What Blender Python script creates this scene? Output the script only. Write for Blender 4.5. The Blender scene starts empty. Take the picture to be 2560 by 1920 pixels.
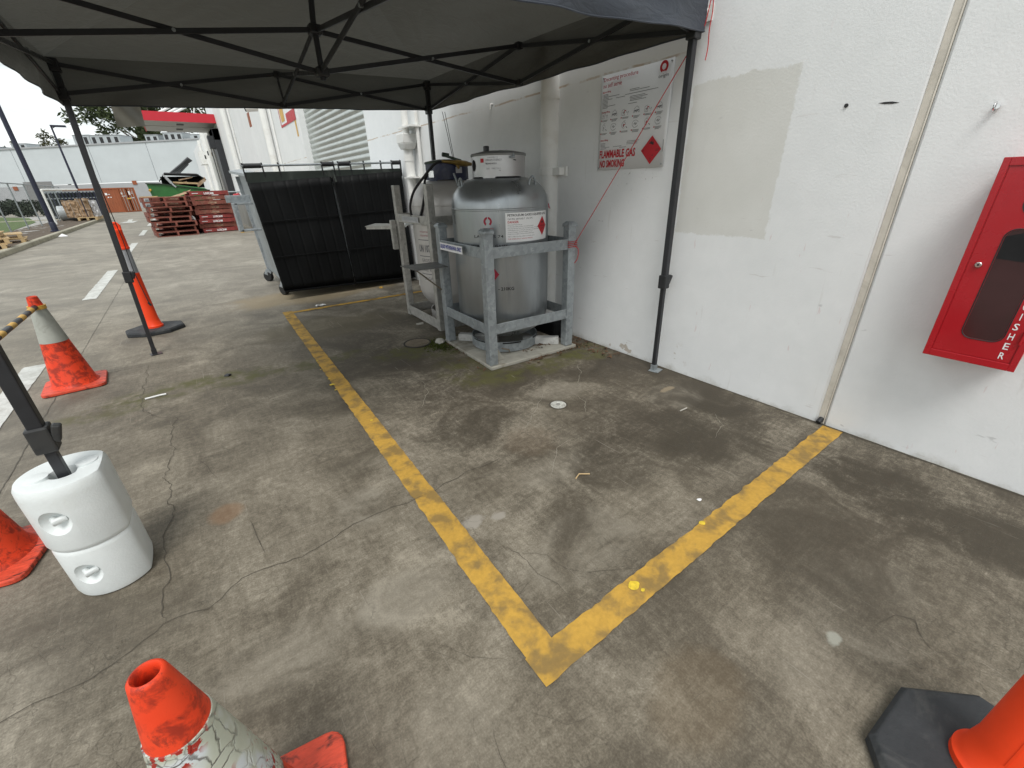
import bpy, math, random
from mathutils import Vector, Matrix, noise as mnoise
random.seed(7)
C = bpy.context
SC = C.scene
COL = SC.collection
R = math.radians
V = Vector

# ------------------------------------------------------------------ mesh helper
class M:
    def __init__(s): s.v = []; s.f = []; s.m = []
    def add(s, vs, fs, mi=0):
        o = len(s.v); s.v += [V(p) for p in vs]
        s.f += [tuple(i + o for i in f) for f in fs]; s.m += [mi] * len(fs); return s
    def box(s, c, d, rz=0, mi=0, mat=None):
        c = V(c); h = [x / 2 for x in d]
        mt = mat or Matrix.Rotation(rz, 3, 'Z')
        vs = [c + mt @ V((sx * h[0], sy * h[1], sz * h[2])) for sz in (-1, 1) for sx, sy in ((-1, -1), (1, -1), (1, 1), (-1, 1))]
        return s.add(vs, [(3, 2, 1, 0), (4, 5, 6, 7), (0, 1, 5, 4), (1, 2, 6, 5), (2, 3, 7, 6), (3, 0, 4, 7)], mi)
    def bb(s, x0, x1, y0, y1, z0, z1, mi=0):
        return s.box(((x0 + x1) / 2, (y0 + y1) / 2, (z0 + z1) / 2), (abs(x1 - x0), abs(y1 - y0), abs(z1 - z0)), 0, mi)
    def bar(s, a, b, w, h, mi=0, up=(0, 0, 1)):
        a = V(a); b = V(b); d = (b - a); L = d.length; d.normalize()
        u = V(up)
        if abs(d.dot(u)) > .97: u = V((0, 1, 0))
        x = d.cross(u).normalized(); z = x.cross(d)
        mt = Matrix((x, d, z)).transposed()
        return s.box((a + b) / 2, (w, L, h), 0, mi, mt)
    def tube(s, pts, r, seg=10, mi=0, caps=True, closed=False):
        pts = [V(p) for p in pts]; n = len(pts); rs = r if isinstance(r, (list, tuple)) else [r] * n
        rings = []; prev = None
        for i, p in enumerate(pts):
            if closed: d = pts[(i + 1) % n] - pts[i - 1]
            else: d = pts[min(i + 1, n - 1)] - pts[max(i - 1, 0)]
            d.normalize()
            if prev is None:
                u = V((0, 0, 1)) if abs(d.z) < .9 else V((0, 1, 0)); x = d.cross(u).normalized()
            else:
                x = prev - d * prev.dot(d); x.normalize()
            prev = x; y = d.cross(x)
            rings.append([p + (x * math.cos(2 * math.pi * k / seg) + y * math.sin(2 * math.pi * k / seg)) * rs[i] for k in range(seg)])
        vs = [q for ring in rings for q in ring]; fs = []
        for i in range(n if closed else n - 1):
            for k in range(seg):
                a = i * seg; b = ((i + 1) % n) * seg; k2 = (k + 1) % seg
                fs.append((a + k, a + k2, b + k2, b + k))
        if caps and not closed: fs += [tuple(range(seg))[::-1], tuple((n - 1) * seg + k for k in range(seg))]
        return s.add(vs, fs, mi)
    def lathe(s, prof, c=(0, 0, 0), seg=48, mi=0, sx=1, sy=1, top=True, bot=True):
        c = V(c); vs = []; fs = []; n = len(prof)
        for r, z in prof:
            for k in range(seg):
                a = 2 * math.pi * k / seg; vs.append(c + V((r * math.cos(a) * sx, r * math.sin(a) * sy, z)))
        for i in range(n - 1):
            for k in range(seg):
                k2 = (k + 1) % seg; fs.append((i * seg + k, i * seg + k2, (i + 1) * seg + k2, (i + 1) * seg + k))
        if bot: fs.append(tuple(range(seg))[::-1])
        if top: fs.append(tuple((n - 1) * seg + k for k in range(seg)))
        return s.add(vs, fs, mi)
    def prism(s, poly, z0, z1, mi=0):
        n = len(poly); vs = [V((p[0], p[1], z0)) for p in poly] + [V((p[0], p[1], z1)) for p in poly]
        fs = [tuple(range(n))[::-1], tuple(range(n, 2 * n))] + [(i, (i + 1) % n, n + (i + 1) % n, n + i) for i in range(n)]
        return s.add(vs, fs, mi)
    def quad(s, a, b, c, d, mi=0): return s.add([a, b, c, d], [(0, 1, 2, 3)], mi)
    def poly(s, pts, mi=0): return s.add(pts, [tuple(range(len(pts)))], mi)
    def slab(s, a, b, c, d, t, mi=0):       # thick quad, thickness vector t
        t = V(t); vs = [V(a), V(b), V(c), V(d)]; vs += [p + t for p in vs]
        return s.add(vs, [(3, 2, 1, 0), (4, 5, 6, 7), (0, 1, 5, 4), (1, 2, 6, 5), (2, 3, 7, 6), (3, 0, 4, 7)], mi)
    def grid(s, fn, nu, nv, mi=0):
        vs = [fn(i / nu, j / nv) for j in range(nv + 1) for i in range(nu + 1)]
        fs = [(j * (nu + 1) + i, j * (nu + 1) + i + 1, (j + 1) * (nu + 1) + i + 1, (j + 1) * (nu + 1) + i) for j in range(nv) for i in range(nu)]
        return s.add(vs, fs, mi)

ORG = {}
def thing(name, label, cat, loc=(0, 0, 0), rz=0, group=None, local=False):
    o = bpy.data.objects.new(name, None); COL.objects.link(o); o.location = loc; o.rotation_euler = (0, 0, rz)
    o.empty_display_size = .2; o['label'] = label; o['category'] = cat
    if group: o['group'] = group
    ORG[o] = V((0, 0, 0)) if local else V(loc)
    return o
def obj(name, m, mats, parent=None, smooth=40, bevel=0, label=None, cat=None, group=None, kind=None, sub=0):
    me = bpy.data.meshes.new(name)
    off = ORG.get(parent, V((0, 0, 0))) if parent else V((0, 0, 0))
    if parent is None and kind is None and m.v:       # single-mesh thing: origin at its base centre
        xs = [p.x for p in m.v]; ys = [p.y for p in m.v]; zs = [p.z for p in m.v]
        off = V(((min(xs) + max(xs)) / 2, (min(ys) + max(ys)) / 2, min(zs)))
    me.from_pydata([p - off for p in m.v], [], m.f); 
    if not isinstance(mats, (list, tuple)): mats = [mats]
    for a in mats: me.materials.append(a)
    me.polygons.foreach_set('material_index', m.m)
    if smooth:
        me.polygons.foreach_set('use_smooth', [True] * len(me.polygons)); me.set_sharp_from_angle(angle=R(smooth))
    me.update()
    o = bpy.data.objects.new(name, me); COL.objects.link(o)
    if parent: o.parent = parent; ORG[o] = off
    elif kind is None: o.location = off
    if bevel:
        b = o.modifiers.new('bevel', 'BEVEL'); b.width = bevel; b.segments = 2; b.limit_method = 'ANGLE'; b.angle_limit = R(45)
    if label: o['label'] = label
    if cat: o['category'] = cat
    if group: o['group'] = group
    if kind: o['kind'] = kind
    return o
def copy_tree(o, parent=None):
    c = o.copy(); COL.objects.link(c)
    if parent: c.parent = parent
    for ch in list(o.children): copy_tree(ch, c)
    return c

# ------------------------------------------------------------------ node helpers
class NT:
    def __init__(s, mt): s.t = mt.node_tree; s.n = s.t.nodes; s.l = s.t.links
    def node(s, ty, **kw):
        nd = s.n.new(ty)
        for k, v in kw.items(): setattr(nd, k, v)
        return nd
    def put(s, nd, key, val):
        if val is None: return
        if isinstance(val, bpy.types.NodeSocket): s.l.new(val, nd.inputs[key])
        else: nd.inputs[key].default_value = val
    def coord(s, kind='Object', scale=(1, 1, 1), rot=(0, 0, 0), loc=(0, 0, 0)):
        tc = s.node('ShaderNodeTexCoord'); mp = s.node('ShaderNodeMapping')
        s.l.new(tc.outputs[kind], mp.inputs[0]); mp.inputs['Scale'].default_value = scale; mp.inputs['Rotation'].default_value = rot; mp.inputs['Location'].default_value = loc
        return mp.outputs[0]
    def noise(s, vec, scale, detail=4, rough=.55, dist=0):
        nd = s.node('ShaderNodeTexNoise'); s.put(nd, 'Vector', vec); s.put(nd, 'Scale', scale); s.put(nd, 'Detail', detail); s.put(nd, 'Roughness', rough); s.put(nd, 'Distortion', dist)
        return nd.outputs['Fac']
    def noisec(s, vec, scale, detail=2):
        nd = s.node('ShaderNodeTexNoise'); s.put(nd, 'Vector', vec); s.put(nd, 'Scale', scale); s.put(nd, 'Detail', detail)
        return nd.outputs['Color']
    def vor(s, vec, scale, feature='DISTANCE_TO_EDGE', out='Distance'):
        nd = s.node('ShaderNodeTexVoronoi', feature=feature); s.put(nd, 'Vector', vec); s.put(nd, 'Scale', scale); return nd.outputs[out]
    def ramp(s, fac, *stops):
        nd = s.node('ShaderNodeValToRGB'); e = nd.color_ramp.elements
        while len(e) < len(stops): e.new(.5)
        for el, (p, c) in zip(e, stops):
            el.position = p; el.color = (c, c, c, 1) if isinstance(c, (int, float)) else (*c, 1)
        s.put(nd, 0, fac); return nd.outputs[0]
    def math(s, op, a, b=None, c=None, clamp=False):
        nd = s.node('ShaderNodeMath', operation=op, use_clamp=clamp); s.put(nd, 0, a); s.put(nd, 1, b); s.put(nd, 2, c); return nd.outputs[0]
    def vadd(s, a, b, sc):
        nd = s.node('ShaderNodeVectorMath', operation='MULTIPLY_ADD'); s.put(nd, 0, b); s.put(nd, 1, (sc, sc, sc)); s.put(nd, 2, a); return nd.outputs[0]
    def mix(s, fac, a, b, mode='MIX'):
        nd = s.node('ShaderNodeMix', data_type='RGBA', blend_type=mode); s.put(nd, 0, fac)
        s.put(nd, 6, (*a, 1) if isinstance(a, tuple) else a); s.put(nd, 7, (*b, 1) if isinstance(b, tuple) else b); return nd.outputs[2]
    def sep(s, vec):
        nd = s.node('ShaderNodeSeparateXYZ'); s.put(nd, 0, vec); return nd.outputs
    def smooth(s, x, a, b, lo=0., hi=1.):
        nd = s.node('ShaderNodeMapRange', interpolation_type='SMOOTHSTEP'); s.put(nd, 0, x); s.put(nd, 1, a); s.put(nd, 2, b); s.put(nd, 3, lo); s.put(nd, 4, hi); return nd.outputs[0]
    def blob(s, vec, x, y, r, nz=None, amp=.0, sy=1.):      # soft disc mask at (x,y)
        o = s.sep(vec); dx = s.math('SUBTRACT', o[0], x); dy = s.math('MULTIPLY', s.math('SUBTRACT', o[1], y), 1 / sy)
        d = s.math('SQRT', s.math('ADD', s.math('MULTIPLY', dx, dx), s.math('MULTIPLY', dy, dy)))
        if nz is not None: d = s.math('MULTIPLY_ADD', s.math('SUBTRACT', nz, .5), amp, d)
        return s.smooth(d, r, r * .55)
    def bump(s, h, st=.3, dist=.01):
        nd = s.node('ShaderNodeBump'); s.put(nd, 'Strength', st); s.put(nd, 'Distance', dist); s.put(nd, 'Height', h); return nd.outputs[0]

MATS = {}
def base_mat(name):
    mt = bpy.data.materials.new(name); mt.use_nodes = True; n = NT(mt)
    return mt, n, mt.node_tree.nodes['Principled BSDF']
def pm(name, col, rough=.6, metal=0., var=.12, scale=6., bump=.0, dirt=None, dirtamt=.4, spec=None, fine=60., stretch=(1, 1, 1), coat=0):
    if name in MATS: return MATS[name]
    mt, n, b = base_mat(name); vec = n.coord('Object', stretch)
    f = n.noise(vec, scale, 5, .6)
    lo = tuple(c * (1 - var) for c in col); hi = tuple(min(1, c * (1 + var)) for c in col)
    c = n.ramp(f, (.3, lo), (.7, hi))
    if dirt:
        df = n.noise(vec, scale * .6, 6, .7, .6); c = n.mix(n.math('MULTIPLY', n.smooth(df, .5, .68), dirtamt), c, dirt)
    n.put(b, 'Base Color', c); n.put(b, 'Metallic', metal)
    n.put(b, 'Roughness', n.ramp(n.noise(vec, scale * 2.3, 4), (.3, max(.02, rough - .08)), (.7, min(1, rough + .08))))
    if spec is not None: n.put(b, 'Specular IOR Level', spec)
    if coat: n.put(b, 'Coat Weight', coat)
    if bump: n.put(b, 'Normal', n.bump(n.noise(vec, fine, 3), bump, .004))
    MATS[name] = mt; return mt

# ------------------------------------------------------------------ materials
def ground_mat():
    mt, n, b = base_mat('weathered_concrete')
    p = n.coord('Object'); o = n.sep(p)
    warp = n.vadd(p, n.noisec(p, 1.3, 3), .35)
    big = n.noise(warp, .55, 5, .6); med = n.noise(warp, 2.6, 6, .62, .8); fine = n.noise(p, 38, 4, .7); grit = n.noise(p, 170, 2, .6)
    st1 = n.noise(n.coord('Object', (9, 1.6, 1), (0, 0, R(28))), 3.2, 6, .72, 1.6)
    st2 = n.noise(n.coord('Object', (1.4, 10, 1), (0, 0, R(-35))), 3.4, 6, .72, 1.6)
    v = n.math('MULTIPLY_ADD', big, .55, n.math('MULTIPLY', med, .75))
    v = n.math('ADD', v, n.math('MULTIPLY', st1, .26)); v = n.math('ADD', v, n.math('MULTIPLY', st2, .26))
    v = n.math('MULTIPLY_ADD', fine, .36, v); v = n.math('MULTIPLY_ADD', grit, .34, v)
    v = n.smooth(v, 1.00, 1.58)
    col = n.ramp(v, (0, (.074, .061, .043)), (.30, (.128, .109, .080)), (.62, (.198, .173, .132)), (1, (.325, .290, .228)))
    # yard beyond the canopy is greyer, its open-sky brightness painted into the colour
    far = n.smooth(o[1], 3.2, 9.0); left = n.smooth(o[0], -.3, -1.4)
    fl = n.math('MAXIMUM', far, n.math('MULTIPLY', left, .6))
    fcol = n.ramp(v, (0, (.165, .151, .125)), (.5, (.255, .236, .198)), (1, (.36, .338, .290)))
    col = n.mix(n.math('MULTIPLY', fl, .9), col, fcol)
    # damp grime along the wall and filling bay, canopy shade painted in with it
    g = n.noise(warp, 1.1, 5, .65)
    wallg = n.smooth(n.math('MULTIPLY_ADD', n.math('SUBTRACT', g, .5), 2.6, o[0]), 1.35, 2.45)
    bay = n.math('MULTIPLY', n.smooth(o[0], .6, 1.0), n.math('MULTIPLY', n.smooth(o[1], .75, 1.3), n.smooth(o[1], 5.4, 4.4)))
    bay_grime_shade = n.math('MULTIPLY', bay, n.smooth(g, .3, .62))
    dark = n.math('MAXIMUM', n.math('MULTIPLY', wallg, n.smooth(o[1], 9, 6)), n.math('MULTIPLY', bay_grime_shade, .95))
    grm_shade = n.math('MULTIPLY', dark, n.smooth(v, 1.0, .1, .18, .92))
    col = n.mix(n.math('MULTIPLY', grm_shade, .8), col, (.050, .041, .029))
    # tan staining under the dumpster and in the yard
    for (x, y, r, sy, c, a) in ((1.2, 6.3, 1.3, .45, (.27, .21, .12), .55), (.78, .27, .20, .7, (.17, .115, .058), .2), (-.2, 1.95, .09, 1, (.25, .13, .06), .4), (1.25, 1.6, .2, 1, (.13, .085, .05), .22), (.9, 4.6, .8, .6, (.12, .10, .06), .5)):
        col = n.mix(n.math('MULTIPLY', n.blob(p, x, y, r, med, r * 1.2, sy), a), col, c)
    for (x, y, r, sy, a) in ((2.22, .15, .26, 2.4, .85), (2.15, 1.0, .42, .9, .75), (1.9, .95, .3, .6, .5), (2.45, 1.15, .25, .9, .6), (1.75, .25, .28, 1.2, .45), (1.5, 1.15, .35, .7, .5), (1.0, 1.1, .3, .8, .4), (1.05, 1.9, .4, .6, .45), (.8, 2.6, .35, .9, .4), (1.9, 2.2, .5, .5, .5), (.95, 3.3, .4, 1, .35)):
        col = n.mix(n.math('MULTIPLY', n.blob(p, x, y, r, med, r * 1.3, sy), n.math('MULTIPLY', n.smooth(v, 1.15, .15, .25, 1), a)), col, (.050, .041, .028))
    # pale scoured patches
    for (x, y, r, sy, a) in ((-.08, 1.10, .30, .6, .45), (.27, 1.06, .26, .7, .5), (.91, .86, .32, .6, .4), (.40, 1.95, .22, .5, .4), (-.5, 1.5, .3, .5, .35), (.3, 1.62, .16, 1.2, .55), (1.75, 1.95, .25, .6, .35), (1.2, 1.3, .3, .5, .35), (.0, .6, .5, .5, .3), (1.4, .1, .4, .5, .3), (2.3, 1.4, .22, .7, .45)):
        col = n.mix(n.math('MULTIPLY', n.blob(p, x, y, r, big, r * 2.6, sy), n.math('MULTIPLY', n.smooth(med, .35, .62, .15, 1), a * .9)), col, (.27, .245, .198))
    # repaired mortar dabs
    for (x, y, r, sy, c) in ((.645, 1.225, .060, .75, (.30, .275, .235)), (.752, 1.190, .045, .6, (.30, .275, .235)), (2.37, 1.49, .085, .35, (.26, .21, .14)), (1.277, .112, .030, .9, (.34, .34, .29))):
        col = n.mix(n.math('MULTIPLY', n.blob(p, x, y, r, n.noise(p, 24, 4), r * 1.5, sy), .85), col, c)
    # moss
    mz = n.noise(p, 7, 6, .7)
    for (x, y, r, sy, a) in ((1.62, 3.25, .42, .8, .9), (1.50, 2.62, .34, 1.1, .8), (2.0, 2.35, .55, .35, .75), (2.45, 2.35, .35, .6, .8), (-.25, 3.72, .75, .26, .85), (.45, 3.6, .7, .22, .75), (-.75, 3.6, .35, .5, .6), (1.2, 3.35, .3, .6, .7), (1.35, 3.4, .3, .5, .8)):
        col = n.mix(n.math('MULTIPLY', n.math('MULTIPLY', n.blob(p, x, y, r, med, r * 1.1, sy), n.smooth(mz, .38, .62)), a), col, (.088, .085, .026))
    # hairline crazing
    cw = n.vadd(p, n.noisec(p, 11, 5), .16)
    cr = n.vor(cw, 9.5); m1 = n.smooth(n.noise(p, 2.6, 4), .50, .64)
    crk = n.math('MULTIPLY', n.smooth(cr, .030, .004), m1)
    cr2 = n.vor(n.vadd(p, n.noisec(p, 20, 3), .05), 19); m2 = n.smooth(n.noise(p, 2.3, 3), .5, .62)
    crk2 = n.math('MULTIPLY', n.math('MULTIPLY', n.smooth(cr2, .05, .01), m2), .6)
    near = n.smooth(o[1], 4.5, 2.0)
    crk = n.math('MULTIPLY', n.math('MAXIMUM', crk, crk2), near)
    col = n.mix(n.math('MULTIPLY', crk, .36), col, (.055, .048, .036))
    # fine pale scratches
    s1 = n.noise(n.coord('Object', (60, 2.2, 1), (0, 0, R(62))), 1.2, 2, .5, .8); s2 = n.noise(n.coord('Object', (60, 2.6, 1), (0, 0, R(-18))), 1.3, 2, .5, .8)
    sc = n.math('MULTIPLY', n.math('MAXIMUM', n.smooth(s1, .70, .76), n.smooth(s2, .70, .76)), n.smooth(n.noise(p, 1.2, 2), .42, .6))
    col = n.mix(n.math('MULTIPLY', sc, .45), col, (.33, .30, .25))
    n.put(b, 'Base Color', col)
    n.put(b, 'Roughness', n.ramp(v, (0, .62), (1, .92))); n.put(b, 'Specular IOR Level', .35)
    h = n.math('MULTIPLY_ADD', fine, .6, n.math('MULTIPLY', grit, .5)); h = n.math('SUBTRACT', h, crk)
    n.put(b, 'Normal', n.bump(h, .35, .004))
    return mt

def wall_mat(plain=False):
    mt, n, b = base_mat('white_painted_precast' if not plain else 'white_painted_wall')
    p = n.node('ShaderNodeNewGeometry').outputs['Position']; o = n.sep(p)
    f = n.noise(p, 1.6, 6, .6); f2 = n.noise(p, 9, 5, .65)
    col = n.ramp(n.math('MULTIPLY_ADD', f2, .35, n.math('MULTIPLY', f, .65)), (.3, (.72, .735, .735)), (.7, (.815, .825, .825)))
    if not plain:
        jag = n.math('MULTIPLY', n.math('SUBTRACT', n.noise(p, 22, 5, .75), .5), .055)
        y = n.math('ADD', o[1], jag); z = n.math('ADD', o[2], jag)
        # beige repaint patch, leaning edges
        zt = n.math('ADD', z, n.math('MULTIPLY', n.math('SUBTRACT', n.noise(p, 6, 3), .5), .05))
        m = n.math('MULTIPLY', n.smooth(y, 1.200, 1.212), n.smooth(y, 1.800, 1.785))
        m = n.math('MULTIPLY', m, n.math('MULTIPLY', n.smooth(z, .972, .984), n.smooth(zt, 1.812, 1.800)))
        pc = n.ramp(n.noise(p, 3, 5), (.3, (.63, .63, .595)), (.7, (.69, .69, .66)))
        col = n.mix(m, col, pc)
        # rust run below a cold joint line
        zl = n.math('ADD', o[2], n.math('MULTIPLY', n.math('SUBTRACT', n.noise(p, 5, 3), .5), .03))
        d = n.math('ABSOLUTE', n.math('SUBTRACT', zl, 1.974))
        lm = n.math('MULTIPLY', n.smooth(d, .010, .003), n.math('MULTIPLY', n.smooth(o[1], 1.75, 1.95), n.smooth(n.noise(p, 4, 4, .7), .40, .58)))
        col = n.mix(n.math('MULTIPLY', lm, .65), col, (.40, .25, .12))
        # scuffs
        for sc, rot, th, c, a in (((1, 3, 24), 20, .69, (.52, .49, .47), .4), ((1, 20, 4), -12, .70, (.60, .44, .43), .4), ((1, 5, 14), 50, .71, (.40, .40, .40), .5), ((1, 14, 1.2), 3, .66, (.62, .615, .59), .3)):
            mp = n.node('ShaderNodeMapping'); n.put(mp, 0, p); mp.inputs['Scale'].default_value = sc; mp.inputs['Rotation'].default_value = (R(rot), 0, 0)
            s = n.smooth(n.noise(mp.outputs[0], 1.3, 3, .6), th, th + .05)
            s = n.math('MULTIPLY', s, n.smooth(o[2], 2.0, .9, .25, 1))
            col = n.mix(n.math('MULTIPLY', s, a), col, c)
        # scabby black specks under the sign
        sp = n.math('MULTIPLY', n.smooth(n.noise(p, 30, 5, .75), .60, .68), n.math('MULTIPLY', n.math('MULTIPLY', n.smooth(o[2], 1.15, 1.3), n.smooth(o[2], 1.42, 1.34)), n.math('MULTIPLY', n.smooth(o[1], 1.95, 2.05), n.smooth(o[1], 2.45, 2.3))))
        col = n.mix(n.math('MULTIPLY', sp, .55), col, (.16, .15, .13))
        # flaked paint low down
        fl = n.math('MULTIPLY', n.smooth(n.noise(p, 8, 4, .6), .60, .63), n.math('MULTIPLY', n.smooth(o[2], .26, .12), n.math('MULTIPLY', n.smooth(o[1], 1.5, 1.75), n.smooth(o[1], 2.5, 2.2))))
        col = n.mix(n.math('MULTIPLY', fl, .8), col, (.42, .36, .29))
    # splash dirt along the foot
    dz = n.math('MULTIPLY_ADD', n.math('SUBTRACT', n.noise(p, 5, 5, .7), .5), .22, o[2])
    dm = n.smooth(dz, .04, -.05)
    col = n.mix(n.math('MULTIPLY', dm, .6), col, (.27, .25, .18))
    n.put(b, 'Base Color', col); n.put(b, 'Roughness', .62); n.put(b, 'Specular IOR Level', .35)
    n.put(b, 'Normal', n.bump(n.math('MULTIPLY_ADD', n.noise(p, 90, 3), .7, n.noise(p, 7, 3)), .22, .006))
    return mt

def paint_line_mat(name, col, dirt, wear):
    mt, n, b = base_mat(name); p = n.coord('Object')
    f = n.noise(p, 9.5, 4.5, .6, .2); g = n.noise(p, 60, 3, .6); h = n.noise(p, 1.8, 4, .6)
    c = n.ramp(g, (.3, tuple(x * .80 for x in col)), (.7, col))
    c = n.mix(n.math('MULTIPLY', n.smooth(f, .42, .64), wear * .85), c, dirt)
    c = n.mix(n.math('MULTIPLY', n.smooth(n.noise(p, 30, 5, .7), .60, .72), wear * .45), c, dirt)
    c = n.mix(n.math('MULTIPLY', n.smooth(h, .40, .7), wear * .35), c, tuple(x * .5 for x in col))
    n.put(b, 'Base Color', c); n.put(b, 'Roughness', .75); n.put(b, 'Normal', n.bump(g, .25, .003)); return mt

def galv_mat(name, base=(.40, .43, .45), warm=0.):
    mt, n, b = base_mat(name); p = n.coord('Object')
    sp = n.vor(n.vadd(p, n.noisec(p, 18, 2), .02), 38, 'F1', 'Color'); s = n.sep(sp)[0]
    f = n.noise(p, 6, 6, .65); w = n.noise(p, 26, 5, .75)
    c = n.ramp(n.math('MULTIPLY_ADD', s, .35, n.math('MULTIPLY', f, .65)), (.25, tuple(x * .72 for x in base)), (.75, tuple(x * 1.15 for x in base)))
    c = n.mix(n.math('MULTIPLY', n.smooth(w, .60, .70), .55), c, (.66, .69, .70))
    n.put(b, 'Base Color', c); n.put(b, 'Metallic', .55); n.put(b, 'Roughness', n.ramp(s, (0, .42), (1, .58))); n.put(b, 'Normal', n.bump(w, .1, .003)); return mt

def fabric_mat(name, outc, inc):
    mt, n, b = base_mat(name); p = n.coord('Object')
    f = n.noise(p, 3, 5, .6); wr = n.noise(n.coord('Object', (1, 1, 3)), 7, 4, .55, 1.2)
    geo = n.node('ShaderNodeNewGeometry')
    c = n.mix(geo.outputs['Backfacing'], n.mix(f, tuple(x * .85 for x in outc), outc), n.mix(f, tuple(x * .8 for x in inc), inc))
    n.put(b, 'Base Color', c); n.put(b, 'Roughness', .48); n.put(b, 'Specular IOR Level', .4); n.put(b, 'Sheen Weight', .15)
    n.put(b, 'Normal', n.bump(wr, .28, .03))
    tr = n.node('ShaderNodeBsdfTranslucent'); n.put(tr, 'Color', (.085, .085, .075, 1)); mx = n.node('ShaderNodeMixShader'); mx.inputs[0].default_value = .28
    out = [x for x in n.n if x.type == 'OUTPUT_MATERIAL'][0]
    n.l.new(b.outputs[0], mx.inputs[1]); n.l.new(tr.outputs[0], mx.inputs[2]); n.l.new(mx.outputs[0], out.inputs[0]); return mt

def cone_collar_mat():
    mt, n, b = base_mat('cracked_reflective_tape'); p = n.coord('Object')
    wv = n.vadd(p, n.noisec(p, 16, 4), .05)
    e = n.vor(n.vadd(p, n.noisec(p, 26, 4), .04), 24); e2 = n.vor(n.vadd(p, n.noisec(p, 60, 3), .012), 75)
    c = n.ramp(n.noise(p, 14, 5), (.3, (.40, .42, .34)), (.7, (.55, .57, .48)))
    c = n.mix(n.math('MULTIPLY', n.smooth(n.noise(p, 7, 3), .56, .64), .7), c, (.60, .64, .70))
    c = n.mix(n.math('MULTIPLY', n.math('MULTIPLY', n.smooth(e, .06, .01), n.smooth(n.noise(p, 11, 3), .38, .55)), .8), c, (.10, .095, .085))
    c = n.mix(n.math('MULTIPLY', n.math('MULTIPLY', n.smooth(e2, .08, .02), n.smooth(n.noise(p, 9, 3), .5, .6)), .6), c, (.12, .11, .10))
    hl = n.math('MULTIPLY', n.smooth(n.noise(p, 58, 3, .55), .56, .60), n.smooth(n.noise(p, 9, 2), .44, .54))
    c = n.mix(hl, c, (.33, .025, .015))
    n.put(b, 'Base Color', c); n.put(b, 'Roughness', .45); n.put(b, 'Normal', n.bump(n.smooth(e, 0, .06), .5, .004)); return mt

def mesh_wire(): return pm('galvanised_wire', (.20, .235, .225), .7, .0)

ORANGE = (.86, .060, .012)
M_ground = ground_mat()
M_wall = wall_mat(); M_wall2 = wall_mat(True)
M_yellow = paint_line_mat('yellow_line_paint', (.55, .32, .050), (.135, .098, .046), .85)
M_white_line = paint_line_mat('white_line_paint', (.62, .63, .60), (.30, .29, .26), .6)
M_splash = pm('fresh_yellow_paint', (.68, .49, .035), .65, 0, .2, 60, .1, (.40, .27, .04), .6)
M_galv = galv_mat('galvanised_steel', (.335, .365, .38)); M_galv2 = galv_mat('weathered_pale_steel', (.47, .46, .43))
M_crack = pm('crack_dark', (.075, .064, .048), .9)
M_scratch = pm('pale_scrape', (.29, .265, .215), .9, 0, .2, 30)
M_joint = pm('joint_sealant_dark', (.11, .10, .083), .9)
M_black = pm('black_powder_coat', (.020, .021, .024), .42, 0, .2, 8, .05)
M_blackpl = pm('black_plastic', (.016, .017, .019), .45, 0, .25, 5, .08, (.05, .05, .047), .5)
M_lid = pm('black_lid_plastic', (.0030, .0034, .0038), .58, 0, .3, 2.5, .08, (.011, .012, .012), .35, stretch=(1, 1, .35), spec=.18)
M_rubber = pm('black_rubber', (.032, .035, .038), .75, 0, .25, 9, .5, (.085, .086, .082), .6, fine=70, spec=.35)
M_wheel = pm('castor_rubber', (.012, .012, .012), .7)
M_orange = pm('orange_plastic', ORANGE, .5, 0, .06, 4, .04, (.50, .045, .012), .35, spec=.3)
def old_cone_mat():
    mt, n, b = base_mat('worn_orange_plastic'); p = n.coord('Object'); f = n.noise(p, 22, 5, .65, .4); g = n.noise(n.coord('Object', (1, 1, .5)), 55, 4, .7); w = n.noise(p, 7, 4)
    c = n.ramp(w, (.3, (.70, .045, .012)), (.7, (.80, .070, .022)))
    c = n.mix(n.math('MULTIPLY', n.smooth(f, .44, .62), .78), c, (.22, .022, .012)); c = n.mix(n.math('MULTIPLY', n.smooth(g, .56, .70), n.math('MULTIPLY', n.smooth(w, .38, .6), .75)), c, (.085, .020, .014))
    n.put(b, 'Base Color', c); n.put(b, 'Roughness', .5); n.put(b, 'Specular IOR Level', .3); n.put(b, 'Normal', n.bump(g, .08, .003)); return mt
M_cone_base = pm('scuffed_orange_rubber', (.66, .075, .035), .55, 0, .2, 22, .2, (.055, .018, .014), .92, fine=80, stretch=(1, 2.6, 1))
M_orange_old = old_cone_mat()
M_collar = cone_collar_mat()
M_grey_refl = pm('grey_reflective_sleeve', (.30, .31, .33), .4, .15, .1, 10, 0, (.42, .42, .42), .4)
M_tape_old = pm('grey_cone_collar', (.36, .37, .33), .55, 0, .12, 12, .1, (.22, .22, .19), .5)
M_whiteplast = pm('white_rotomoulded_plastic', (.70, .735, .73), .5, 0, .05, 9, .22, (.60, .62, .58), .35, fine=140)
M_silver = pm('silver_tank_paint', (.35, .372, .385), .34, .84, .16, 3.5, .05, (.21, .225, .235), .6, stretch=(1, 1, .22))
M_silver2 = pm('pale_tank_paint', (.60, .58, .56), .42, .35, .08, 3, .05, (.45, .43, .41), .4)
M_cap = pm('aluminium_shroud', (.50, .50, .50), .38, .7, .08, 3, .03)
M_lidgrey = pm('grey_shroud_lid', (.20, .205, .20), .45, .3, .15, 6)
M_oldwhite = pm('dirty_white_timber', (.46, .46, .44), .7, 0, .15, 14, .15, (.2, .19, .17), .6)
M_blue = pm('dark_blue_paint', (.012, .018, .060), .4, 0, .3, 9, .05, (.20, .22, .25), .25)
M_greenlid = pm('dark_green_lid', (.022, .040, .022), .42, 0, .25, 8)
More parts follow.
